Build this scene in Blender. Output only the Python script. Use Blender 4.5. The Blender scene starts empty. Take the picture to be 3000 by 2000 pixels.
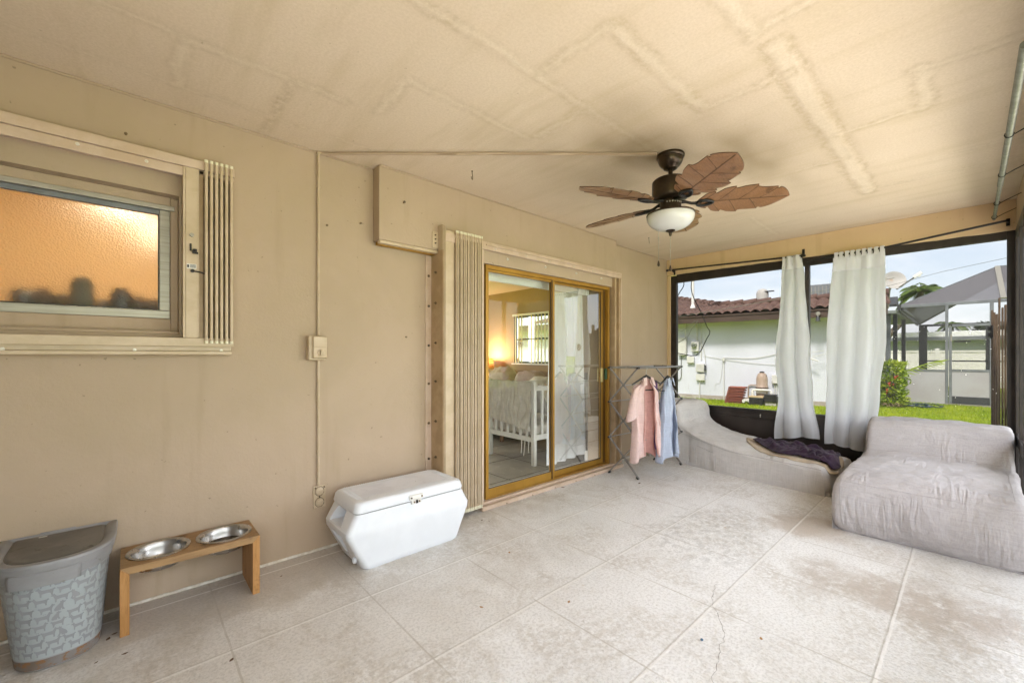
import bpy, bmesh, math, random
from mathutils import Vector, Matrix, noise
from mathutils.bvhtree import BVHTree
random.seed(7)
R = math.radians
sc = bpy.context.scene
col = sc.collection
def V(*a): return Vector(a)
def lerp(a, b, t): return a + (b - a) * t
def sstep(a, b, x):
    t = max(0., min(1., (x - a) / (b - a))); return t * t * (3 - 2 * t)
def nz(x, y=0, z=0): return noise.noise(Vector((x, y, z)))
ORG = {}
def org(o): return ORG[o.name].copy()

# ------------------------------------------------------------------ mesh builder
class MB:
    def __init__(s, frame=None):
        s.bm = bmesh.new(); s.mi = 0; s.fr = frame
    def _f(s, vs):
        try:
            f = s.bm.faces.new(vs); f.material_index = s.mi; return f
        except ValueError: return None
    def v(s, p): return s.bm.verts.new(p)
    def poly(s, pts): return s._f([s.v(p) for p in pts])
    def hexa(s, p):
        v = [s.v(q) for q in p]
        for f in ((0,3,2,1),(4,5,6,7),(0,1,5,4),(1,2,6,5),(2,3,7,6),(3,0,4,7)): s._f([v[i] for i in f])
        return s
    def box(s, x0, x1, y0, y1, z0, z1):
        return s.hexa([(x0,y0,z0),(x1,y0,z0),(x1,y1,z0),(x0,y1,z0),(x0,y0,z1),(x1,y0,z1),(x1,y1,z1),(x0,y1,z1)])
    def obox(s, c, ax, ay, az):
        c, ax, ay, az = map(Vector, (c, ax, ay, az))
        return s.hexa([c-ax-ay-az, c+ax-ay-az, c+ax+ay-az, c-ax+ay-az, c-ax-ay+az, c+ax-ay+az, c+ax+ay+az, c-ax+ay+az])
    def beam(s, p0, p1, w, h, up=(0,0,1)):
        p0, p1 = Vector(p0), Vector(p1); d = p1 - p0; u = Vector(up)
        a = d.cross(u)
        if a.length < 1e-6: a = d.cross(Vector((1,0,0)))
        a.normalize(); b = a.cross(d).normalized()
        return s.obox((p0+p1)/2, d/2, a*w/2, b*h/2)
    def prism(s, pts, vec):
        vec = Vector(vec); a = [s.v(p) for p in pts]; b = [s.v(Vector(p)+vec) for p in pts]
        s._f(a[::-1]); s._f(b); n = len(a)
        for i in range(n): s._f([a[i], a[(i+1)%n], b[(i+1)%n], b[i]])
        return s
    def rings(s, rr, closed=True, cap0=True, cap1=True):
        vs = [[s.v(p) for p in r] for r in rr]; n = len(vs[0])
        for a, b in zip(vs, vs[1:]):
            for i in range(n if closed else n-1): s._f([a[i], a[(i+1)%n], b[(i+1)%n], b[i]])
        if cap0: s._f(vs[0][::-1])
        if cap1: s._f(vs[-1])
        return s
    def tube(s, pts, r, n=8, closed=False, cap=True):
        pts = [Vector(p) for p in pts]; rr = []; prev = None; m = len(pts)
        for i, p in enumerate(pts):
            if closed: t = pts[(i+1)%m] - pts[i-1]
            else: t = pts[min(i+1, m-1)] - pts[max(i-1, 0)]
            t.normalize()
            if prev is None:
                a = t.cross(Vector((0,0,1)))
                if a.length < 1e-3: a = t.cross(Vector((1,0,0)))
            else:
                a = prev - t * prev.dot(t)
            a.normalize(); prev = a; b = t.cross(a)
            ri = r[i] if isinstance(r, (list, tuple)) else r
            rr.append([p + (a*math.cos(k*2*math.pi/n) + b*math.sin(k*2*math.pi/n))*ri for k in range(n)])
        if closed:
            rr.append(rr[0]); return s.rings(rr, True, False, False)
        return s.rings(rr, True, cap, cap)
    def cyl(s, p0, p1, r0, r1=None, n=12): return s.tube([p0, p1], [r0, r0 if r1 is None else r1], n)
    def lathe(s, prof, c, n=24, axis=None, cap0=True, cap1=True):
        c = Vector(c); q = Vector(axis).to_track_quat('Z', 'Y').to_matrix() if axis is not None else Matrix.Identity(3)
        return s.rings([[c + q @ Vector((r*math.cos(k*2*math.pi/n), r*math.sin(k*2*math.pi/n), z)) for k in range(n)] for r, z in prof], True, cap0, cap1)
    def grid(s, f, nu, nv, wrap=False):
        vs = [[s.v(f(i/nu, j/nv)) for i in range(nu if wrap else nu+1)] for j in range(nv+1)]
        for j in range(nv):
            for i in range(nu):
                k = (i+1) % len(vs[j])
                s._f([vs[j][i], vs[j][k], vs[j+1][k], vs[j+1][i]])
        return s
    def leaf(s, c, d, n, L, w):
        d = d.normalized(); a = d.cross(n)
        if a.length < 1e-4: a = d.orthogonal()
        a = a.normalized()*w*.5
        s.poly([c, c+d*L*.45+a, c+d*L, c+d*L*.45-a])
    def build(s, name, mats, parent=None, smooth=35, bevel=0, solid=0, origin=None, segs=2, sub=0):
        bm = s.bm
        if s.fr is not None: bmesh.ops.transform(bm, matrix=s.fr, verts=bm.verts)
        bmesh.ops.recalc_face_normals(bm, faces=bm.faces)
        if parent is not None: o_ = org(parent)
        elif origin is not None: o_ = Vector(origin)
        else:
            xs = [v.co for v in bm.verts]
            lo = Vector((min(p[i] for p in xs) for i in range(3))); hi = Vector((max(p[i] for p in xs) for i in range(3)))
            o_ = Vector(((lo.x+hi.x)/2, (lo.y+hi.y)/2, lo.z))
        bmesh.ops.translate(bm, verts=bm.verts, vec=-o_)
        me = bpy.data.meshes.new(name); bm.to_mesh(me); bm.free()
        for m in (mats if isinstance(mats, (list, tuple)) else [mats]): me.materials.append(m)
        if smooth:
            me.shade_smooth(); me.set_sharp_from_angle(angle=R(smooth))
        o = bpy.data.objects.new(name, me); col.objects.link(o)
        if parent is not None: o.parent = parent
        else: o.location = o_
        ORG[o.name] = o_
        if bevel:
            b = o.modifiers.new('bevel', 'BEVEL'); b.width = bevel; b.segments = segs; b.limit_method = 'ANGLE'; b.angle_limit = R(40); b.harden_normals = False
        if solid:
            b = o.modifiers.new('solid', 'SOLIDIFY'); b.thickness = solid; b.offset = 0
        if sub:
            b = o.modifiers.new('sub', 'SUBSURF'); b.levels = sub; b.render_levels = sub
        return o
def cut(o, *cutters):
    for c in cutters:
        me = bpy.data.meshes.new('cutter'); bmesh.ops.recalc_face_normals(c.bm, faces=c.bm.faces)
        bmesh.ops.translate(c.bm, verts=c.bm.verts, vec=-org(o)); c.bm.to_mesh(me); c.bm.free()
        k = bpy.data.objects.new('cutter', me); col.objects.link(k)
        mw = o.parent.location if o.parent else o.location
        k.location = mw
        b = o.modifiers.new('cut', 'BOOLEAN'); b.object = k; b.operation = 'DIFFERENCE'; b.solver = 'EXACT'
        keep = [m for m in o.modifiers if m.type != 'BOOLEAN']
        st = [(m, m.show_viewport) for m in keep]
        for m in keep: m.show_viewport = False
        bpy.context.view_layer.update()
        dg = bpy.context.evaluated_depsgraph_get()
        nm = bpy.data.meshes.new_from_object(o.evaluated_get(dg))
        for m, vv in st: m.show_viewport = vv
        o.modifiers.remove(b); old = o.data; o.data = nm; nm.name = o.name
        bpy.data.objects.remove(k); bpy.data.meshes.remove(me)
        nm.shade_smooth(); nm.set_sharp_from_angle(angle=R(30))
    return o
def tag(o, label, cat, group=None):
    o['label'] = label; o['category'] = cat
    if group: o['group'] = group
    return o
def struct(o, kind='structure'):
    o['kind'] = kind; return o
def thing(name, label, cat, loc, group=None):
    o = bpy.data.objects.new(name, None); col.objects.link(o); o.location = loc
    o.empty_display_size = .1; ORG[o.name] = Vector(loc)
    return tag(o, label, cat, group)
def dup(root, loc, rotz=None, label=None, group=None):
    def cp(o, par):
        c = o.copy(); col.objects.link(c)
        if par is not None: c.parent = par
        for ch in [q for q in bpy.data.objects if q.parent is o]: cp(ch, c)
        return c
    c = cp(root, None); c.location = loc; ORG[c.name] = Vector(loc)
    if rotz is not None: c.rotation_euler = (0, 0, rotz)
    if label: c['label'] = label
    if group: c['group'] = group
    return c
def frame(o, ex, ey=None):
    ex = Vector(ex).normalized(); ez = Vector((0,0,1)); ey = ez.cross(ex) if ey is None else Vector(ey)
    m = Matrix((ex, ey, ez)).transposed().to_4x4(); m.translation = Vector(o); return m

# ------------------------------------------------------------------ materials
def nodes(name):
    m = bpy.data.materials.new(name); m.use_nodes = True; nt = m.node_tree
    return m, nt, nt.nodes['Principled BSDF'], nt.nodes['Material Output']
def NN(nt, t, **kw):
    n = nt.nodes.new(t)
    for k, v in kw.items():
        if k.startswith('i_'):
            key = k[2:]; key = int(key) if key.isdigit() else key.replace('_', ' ')
            if hasattr(v, 'links') or isinstance(v, bpy.types.NodeSocket): nt.links.new(v, n.inputs[key])
            else: n.inputs[key].default_value = v
        else: setattr(n, k, v)
    return n
def math_(nt, op, a, b=None, clamp=False):
    n = nt.nodes.new('ShaderNodeMath'); n.operation = op; n.use_clamp = clamp
    for i, q in enumerate((a, b)):
        if q is None: continue
        if isinstance(q, bpy.types.NodeSocket): nt.links.new(q, n.inputs[i])
        else: n.inputs[i].default_value = q
    return n.outputs[0]
def mixc(nt, fac, a, b, mode='MIX'):
    n = nt.nodes.new('ShaderNodeMix'); n.data_type = 'RGBA'; n.blend_type = mode
    for k, q in ((0, fac), (6, a), (7, b)):
        if isinstance(q, bpy.types.NodeSocket): nt.links.new(q, n.inputs[k])
        elif k == 0: n.inputs[0].default_value = q
        else: n.inputs[k].default_value = (*q, 1)
    return n.outputs[2]
def mr(nt, v, a, b, c=0., d=1., t='SMOOTHSTEP'):
    n = nt.nodes.new('ShaderNodeMapRange'); n.interpolation_type = t
    nt.links.new(v, n.inputs[0])
    for i, q in zip((1,2,3,4), (a,b,c,d)): n.inputs[i].default_value = q
    return n.outputs[0]
def coords(nt, scale=(1,1,1), rot=(0,0,0), kind='Object'):
    tc = nt.nodes.new('ShaderNodeTexCoord'); mp = nt.nodes.new('ShaderNodeMapping')
    nt.links.new(tc.outputs[kind], mp.inputs[0]); mp.inputs['Scale'].default_value = scale; mp.inputs['Rotation'].default_value = rot
    return mp.outputs[0]
def ntex(nt, vec, scale, detail=4, rough=.55, dist=0.):
    n = NN(nt, 'ShaderNodeTexNoise'); nt.links.new(vec, n.inputs['Vector'])
    n.inputs['Scale'].default_value = scale; n.inputs['Detail'].default_value = detail; n.inputs['Roughness'].default_value = rough; n.inputs['Distortion'].default_value = dist
    return n.outputs['Fac']
def bump(nt, h, strength, dist, prev=None):
    n = nt.nodes.new('ShaderNodeBump'); n.inputs['Strength'].default_value = strength; n.inputs['Distance'].default_value = dist
    nt.links.new(h, n.inputs['Height'])
    if prev is not None: nt.links.new(prev, n.inputs['Normal'])
    return n.outputs[0]
def MAT(name, c, rough=.6, metal=0., c2=None, ns=5., lo=.38, hi=.62, st=(1,1,1), c3=None, s3=40., l3=.62, h3=.7, bs=None, bst=.2, bd=.004, spec=.5, rv=0., coat=0., sheen=0., transl=None, bst_st=None):
    m, nt, p, out = nodes(name)
    p.inputs['Roughness'].default_value = rough; p.inputs['Metallic'].default_value = metal
    p.inputs['Specular IOR Level'].default_value = spec; p.inputs['Coat Weight'].default_value = coat; p.inputs['Sheen Weight'].default_value = sheen
    p.inputs['Base Color'].default_value = (*c, 1); cur = None
    vec = coords(nt, st)
    if c2 is not None:
        f = mr(nt, ntex(nt, vec, ns, 6, .6), lo, hi); cur = mixc(nt, f, c, c2)
        if rv: nt.links.new(math_(nt, 'ADD', math_(nt, 'MULTIPLY', f, rv), rough), p.inputs['Roughness'])
    if c3 is not None:
        f = mr(nt, ntex(nt, vec, s3, 5, .6), l3, h3); cur = mixc(nt, f, cur if cur is not None else c, c3)
    if cur is not None: nt.links.new(cur, p.inputs['Base Color'])
    if bs: nt.links.new(bump(nt, ntex(nt, coords(nt, bst_st or st), bs, 5, .6), bst, bd), p.inputs['Normal'])
    if transl:
        t = NN(nt, 'ShaderNodeBsdfTranslucent'); mx = NN(nt, 'ShaderNodeMixShader'); mx.inputs[0].default_value = transl
        t.inputs[0].default_value = (*c, 1)
        if cur is not None: nt.links.new(cur, t.inputs[0])
        nt.links.new(p.outputs[0], mx.inputs[1]); nt.links.new(t.outputs[0], mx.inputs[2]); nt.links.new(mx.outputs[0], out.inputs[0])
    return m

def stucco(name, c, cdark, cold):
    m, nt, p, out = nodes(name); p.inputs['Roughness'].default_value = .75; p.inputs['Specular IOR Level'].default_value = .25
    vec = coords(nt, kind='Object')
    a = mr(nt, ntex(nt, vec, 1.1, 5, .6, .4), .35, .68)
    k = mixc(nt, math_(nt, 'MULTIPLY', a, .55), c, cdark)
    stv = coords(nt, (6., 6., .55))
    k = mixc(nt, math_(nt, 'MULTIPLY', mr(nt, ntex(nt, stv, 1.4, 4), .56, .78), .35), k, cold)
    sp = mr(nt, ntex(nt, vec, 34., 2, .5), .75, .765)
    k = mixc(nt, math_(nt, 'MULTIPLY', sp, .45), k, (.10,.075,.045))
    fl = mr(nt, ntex(nt, vec, 90., 3, .6), .66, .72)
    k = mixc(nt, math_(nt, 'MULTIPLY', fl, .25), k, cold)
    nt.links.new(k, p.inputs['Base Color'])
    b = bump(nt, ntex(nt, vec, 60., 6, .7), .35, .005)
    b = bump(nt, ntex(nt, vec, 7., 3, .5), .25, .012, b)
    nt.links.new(b, p.inputs['Normal']); return m
WALLC = (.455,.352,.255)
M = {}
M['wall'] = stucco('beige_stucco', WALLC, (.39,.305,.205), (.32,.245,.152))
M['wall2'] = stucco('beige_stucco_header', (.62,.46,.27), (.54,.385,.21), (.40,.27,.14))
M['trim'] = MAT('beige_painted_aluminium', (.54,.43,.30), .42, c2=(.48,.375,.245), ns=9, bs=60, bst=.05, bd=.001)
M['trimdk'] = MAT('tan_painted_channel', (.44,.315,.185), .45, c2=(.36,.25,.135), ns=7)
M['pinktrim'] = MAT('pinkish_beige_track', (.56,.435,.335), .42, c2=(.50,.375,.27), ns=8, c3=(.3,.2,.12), s3=30, l3=.7, h3=.76)
M['whitecap'] = MAT('pale_plastic_cap', (.72,.68,.52), .5)
M['bolt'] = MAT('rusty_bolt', (.09,.075,.055), .55, .6, c2=(.22,.15,.08), ns=60)
M['screw'] = MAT('pale_screw', (.7,.66,.58), .35, .3)
M['alu'] = MAT('weathered_aluminium', (.40,.375,.32), .42, .5, c2=(.32,.30,.25), ns=14, st=(.3,8,8), bs=80, bst=.06, bd=.001)
M['gold'] = MAT('gold_anodised_aluminium', (.43,.235,.035), .38, .45, c2=(.36,.19,.028), ns=4, st=(1,1,.4), c3=(.22,.12,.03), s3=22, l3=.66, h3=.8)
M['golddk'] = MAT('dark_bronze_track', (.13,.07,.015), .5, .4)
M['blackmetal'] = MAT('black_metal', (.018,.016,.015), .45, .3)
M['frame'] = MAT('dark_bronze_frame', (.017,.013,.011), .42, .1, c2=(.030,.022,.018), ns=6, c3=(.09,.07,.055), s3=45, l3=.72, h3=.78, bs=90, bst=.08, bd=.001)
M['kick'] = MAT('dark_bronze_panel', (.024,.017,.014), .35, .1, c2=(.034,.025,.021), ns=3, c3=(.10,.08,.07), s3=60, l3=.74, h3=.8)
M['oldbronze'] = MAT('oil_rubbed_bronze', (.035,.024,.016), .32, .7, c2=(.055,.038,.022), ns=12)
M['silver'] = MAT('brushed_steel_tube', (.42,.40,.38), .3, .9)
M['dktube'] = MAT('grey_tube', (.25,.235,.22), .36, .6, c2=(.32,.30,.275), ns=10)
M['steel'] = MAT('stainless_steel', (.56,.545,.52), .2, 1., c2=(.42,.40,.37), ns=14, rv=.15, c3=(.10,.085,.07), s3=26, l3=.64, h3=.74)
M['galv'] = MAT('galvanised_pipe', (.20,.205,.17), .5, .4, c2=(.14,.14,.11), ns=20)
M['whitepl'] = MAT('white_plastic', (.72,.74,.77), .42, c2=(.69,.71,.74), ns=6, c3=(.45,.43,.40), s3=55, l3=.71, h3=.78, bs=120, bst=.08, bd=.001)
M['whitetop'] = MAT('scuffed_white_plastic', (.78,.80,.86), .6, c2=(.68,.70,.76), ns=4, c3=(.33,.32,.31), s3=34, l3=.66, h3=.76, bs=240, bst=.35, bd=.002)
M['bowlglass'] = MAT('opal_glass', (.76,.755,.73), .22, transl=.3, coat=.3)
M['white'] = MAT('white_paint', (.78,.77,.73), .5, c2=(.72,.70,.66), ns=6)
M['pvc'] = MAT('white_pvc', (.76,.75,.70), .4)
M['black'] = MAT('black_plastic', (.014,.014,.015), .45, c2=(.03,.03,.03), ns=12)
M['grass'] = MAT('lawn_blades', (.27,.37,.018), .7, c2=(.38,.44,.03), ns=1.3, c3=(.14,.22,.012), s3=2.6, l3=.52, h3=.68, transl=.25, spec=.15)
M['ground'] = MAT('lawn_ground', (.19,.275,.014), .9, c2=(.29,.35,.025), ns=1.1, c3=(.10,.16,.012), s3=3., l3=.55, h3=.72, bs=30, bst=.8, bd=.03, spec=.1)
def wood(name, a, b, c, st, ns=3., rough=.5, spec=.4):
    m, nt, p, out = nodes(name); p.inputs['Roughness'].default_value = rough; p.inputs['Specular IOR Level'].default_value = spec
    vec = coords(nt, st)
    f = ntex(nt, vec, ns, 8, .65, 1.2); k = mixc(nt, mr(nt, f, .36, .62), a, b)
    k = mixc(nt, math_(nt, 'MULTIPLY', mr(nt, ntex(nt, vec, ns*5, 5, .6), .52, .7), .6), k, c)
    sp = mr(nt, ntex(nt, coords(nt), 11, 5, .65), .56, .70); k = mixc(nt, math_(nt, 'MULTIPLY', sp, .7), k, tuple(q*.4 for q in c))
    nt.links.new(k, p.inputs['Base Color']); nt.links.new(bump(nt, f, .15, .003), p.inputs['Normal']); return m
M['wood'] = wood('oak_board', (.37,.225,.10), (.285,.165,.072), (.17,.09,.037), (1.2, 14, 14), 3.)
M['woodv'] = wood('oak_leg', (.47,.245,.085), (.38,.185,.055), (.25,.11,.03), (14, 14, 1.2), 3.)
M['blade'] = wood('carved_fan_blade', (.27,.14,.065), (.20,.10,.045), (.12,.055,.024), (3.5, 60, 60), 3., .28, .6)
M['fencew'] = wood('weathered_fence_board', (.16,.105,.065), (.11,.068,.04), (.06,.036,.02), (16,16,1.2), 2., .8)
M['bedwood'] = wood('brown_headboard', (.19,.10,.05), (.14,.07,.035), (.09,.045,.02), (10,1,10), 2.)
def cloth(name, a, b, bs=260., big=3., transl=0., rough=.9, crease=.5, c3=None, weave=.4, c3a=.6, pleat=0.):
    m, nt, p, out = nodes(name); p.inputs['Roughness'].default_value = rough; p.inputs['Specular IOR Level'].default_value = .12; p.inputs['Sheen Weight'].default_value = .12
    vec = coords(nt)
    k = mixc(nt, mr(nt, ntex(nt, vec, big, 5, .6), .36, .66), a, b)
    if c3 is not None: k = mixc(nt, math_(nt, 'MULTIPLY', mr(nt, ntex(nt, vec, 5.5, 4, .6), .60, .74), c3a), k, c3)
    w1 = ntex(nt, coords(nt, (1, 1, .07)), bs*.5, 3); w2 = ntex(nt, coords(nt, (.07, .07, 1)), bs*.5, 3)
    w = math_(nt, 'ADD', w1, w2); k = mixc(nt, math_(nt, 'MULTIPLY', mr(nt, w, .85, 1.25), weave), k, tuple(q*.72 for q in b))
    nt.links.new(k, p.inputs['Base Color'])
    bb = bump(nt, w, .25, .002)
    if pleat:
        pm = mr(nt, ntex(nt, vec, 2.2, 3), .46, .62); p1_ = ntex(nt, coords(nt, (2.2, 17, 3)), 1.6, 4, .5, .5); p2_ = ntex(nt, coords(nt, (15, 2.5, 3)), 1.6, 4, .5, .5)
        bb = bump(nt, math_(nt, 'MULTIPLY', p1_, pm), pleat, .05, bb); bb = bump(nt, math_(nt, 'MULTIPLY', p2_, math_(nt, 'SUBTRACT', 1., pm)), pleat*.7, .05, bb); bb = bump(nt, ntex(nt, vec, 6.5, 5, .6, .8), crease, .02, bb); nt.links.new(bb, p.inputs['Normal'])
    if transl:
        t = NN(nt, 'ShaderNodeBsdfTranslucent'); nt.links.new(k, t.inputs[0]); mx = NN(nt, 'ShaderNodeMixShader'); mx.inputs[0].default_value = transl
        nt.links.new(p.outputs[0], mx.inputs[1]); nt.links.new(t.outputs[0], mx.inputs[2]); nt.links.new(mx.outputs[0], out.inputs[0])
    return m
M['lounge'] = cloth('grey_outdoor_fabric', (.58,.555,.535), (.53,.505,.485), c3=(.42,.36,.31), crease=.5, weave=.35, c3a=.4, pleat=.55)
M['lounge2'] = cloth('lilac_grey_outdoor_fabric', (.455,.43,.435), (.41,.385,.39), c3=(.33,.295,.28), crease=.5, weave=.35, c3a=.25, pleat=.55)
M['curtain'] = cloth('white_curtain_cloth', (.94,.945,.97), (.92,.925,.95), 300., 2., .68, crease=.15, weave=.06)
M['pink'] = cloth('pink_linen', (.88,.70,.67), (.84,.65,.61), 400., 6., .3)
M['pinkdk'] = cloth('pink_linen_shaded', (.76,.47,.42), (.68,.39,.35), 400., 6., .3)  # darker pink puts the shade inside the shirt into the colour
M['blue'] = cloth('pale_blue_linen', (.62,.68,.80), (.54,.61,.74), 400., 6., .3)
M['purple'] = cloth('dark_purple_cloth', (.046,.024,.044), (.026,.014,.027), 300., 7., crease=.9)
M['beigecl'] = cloth('soiled_beige_cloth', (.50,.42,.32), (.40,.30,.19), 300., 8.)
M['bedding'] = cloth('grey_beige_blanket', (.68,.64,.58), (.56,.52,.46), 300., 6., crease=.9)
M['pillow'] = cloth('taupe_pillow', (.48,.37,.32), (.40,.30,.26), 300., 6., crease=.8)
def screenmat(name, t, c):
    m, nt, p, out = nodes(name); p.inputs['Base Color'].default_value = (*c, 1); p.inputs['Roughness'].default_value = .8; p.inputs['Specular IOR Level'].default_value = .1
    tr = NN(nt, 'ShaderNodeBsdfTransparent'); mx = NN(nt, 'ShaderNodeMixShader'); mx.inputs[0].default_value = t
    nt.links.new(p.outputs[0], mx.inputs[1]); nt.links.new(tr.outputs[0], mx.inputs[2]); nt.links.new(mx.outputs[0], out.inputs[0]); return m
M['screenlow'] = screenmat('light_dimmer_mesh', .5, (.05,.05,.05))  # invented mesh density that softens the light on the near floor
M['screen'] = screenmat('dark_insect_screen', .138, (.02,.02,.022))
M['screenlight'] = screenmat('open_insect_screen', .88, (.03,.03,.03))
M['poolscreen'] = screenmat('grey_pool_screen', .10, (.135,.13,.14))
M['poolwall'] = screenmat('pool_wall_screen', .72, (.09,.09,.095))
def glassmat(name, tint=(.93,.96,.93), boost=1.):
    m, nt, p, out = nodes(name); nt.nodes.remove(p)
    tr = NN(nt, 'ShaderNodeBsdfTransparent'); tr.inputs[0].default_value = (*tint, 1)
    gl = NN(nt, 'ShaderNodeBsdfGlossy'); gl.inputs['Roughness'].default_value = .0
    fr = NN(nt, 'ShaderNodeFresnel'); fr.inputs[0].default_value = 1.5
    mx = NN(nt, 'ShaderNodeMixShader'); nt.links.new(math_(nt, 'MULTIPLY', fr.outputs[0], boost, True), mx.inputs[0])
    nt.links.new(tr.outputs[0], mx.inputs[1]); nt.links.new(gl.outputs[0], mx.inputs[2]); nt.links.new(mx.outputs[0], out.inputs[0]); return m
M['glass'] = glassmat('door_glass', boost=.42)
def frosted():
    m, nt, p, out = nodes('hammered_frosted_glass')
    p.inputs['Base Color'].default_value = (.95,.93,.88,1); p.inputs['Transmission Weight'].default_value = 1.; p.inputs['IOR'].default_value = 1.3; p.inputs['Roughness'].default_value = .5
    vec = coords(nt); vo = NN(nt, 'ShaderNodeTexVoronoi', feature='SMOOTH_F1'); nt.links.new(vec, vo.inputs['Vector']); vo.inputs['Scale'].default_value = 150.
    b = bump(nt, vo.outputs['Distance'], .6, .004); b = bump(nt, ntex(nt, vec, 260, 3), .5, .002, b); nt.links.new(b, p.inputs['Normal']); return m
M['frost'] = frosted()
def emis(name, c, s):
    m, nt, p, out = nodes(name); p.inputs['Base Color'].default_value = (*c, 1); p.inputs['Emission Color'].default_value = (*c, 1); p.inputs['Emission Strength'].default_value = s; return m
def foliage(name, a, b, c):
    return MAT(name, a, .55, c2=b, ns=1.6, c3=c, s3=7., l3=.52, h3=.68, transl=.3, spec=.3)
M['bush'] = foliage('bush_leaves', (.30,.42,.03), (.50,.56,.06), (.16,.24,.025))
M['palm'] = foliage('palm_fronds', (.07,.13,.02), (.13,.20,.03), (.20,.19,.06))
M['tree'] = foliage('tree_leaves', (.035,.06,.02), (.06,.09,.025), (.10,.11,.05))
M['trunk'] = MAT('grey_bark', (.17,.14,.11), .9, c2=(.10,.08,.06), ns=9, bs=30, bst=.6, bd=.02)
M['nwall'] = MAT('white_masonry', (.69,.705,.80), .8, c2=(.63,.645,.72), ns=1.2, c3=(.47,.45,.42), s3=7, l3=.62, h3=.8, st=(1,1,.5), bs=60, bst=.2, bd=.004)
M['tile'] = MAT('terracotta_roof_tile', (.095,.046,.034), .8, c2=(.145,.08,.06), ns=5., c3=(.042,.023,.019), s3=13, l3=.54, h3=.7, bs=40, bst=.3, bd=.01)
M['tilered'] = MAT('red_clay_tile', (.33,.10,.065), .8, c2=(.26,.075,.05), ns=9)
M['fascia'] = MAT('brown_fascia', (.075,.042,.028), .6, c2=(.055,.03,.02), ns=3)
M['greybox'] = MAT('painted_utility_box', (.68,.67,.64), .5, c2=(.60,.59,.56), ns=7)
M['greymet'] = MAT('grey_aluminium', (.20,.215,.225), .5, .2, c2=(.15,.16,.17), ns=5)
M['dkgrey'] = MAT('charcoal_aluminium', (.05,.053,.057), .5, .2)
M['panelgrey'] = MAT('grey_panel', (.40,.395,.405), .6, c2=(.36,.345,.35), ns=2, c3=(.62,.61,.6), s3=26, l3=.76, h3=.79)
M['tan'] = MAT('tan_resin_tank', (.42,.31,.24), .5, c2=(.36,.26,.20), ns=4)
M['cable'] = MAT('black_cable', (.01,.01,.01), .5)
M['whitecable'] = MAT('white_cable', (.60,.59,.55), .5)
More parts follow.
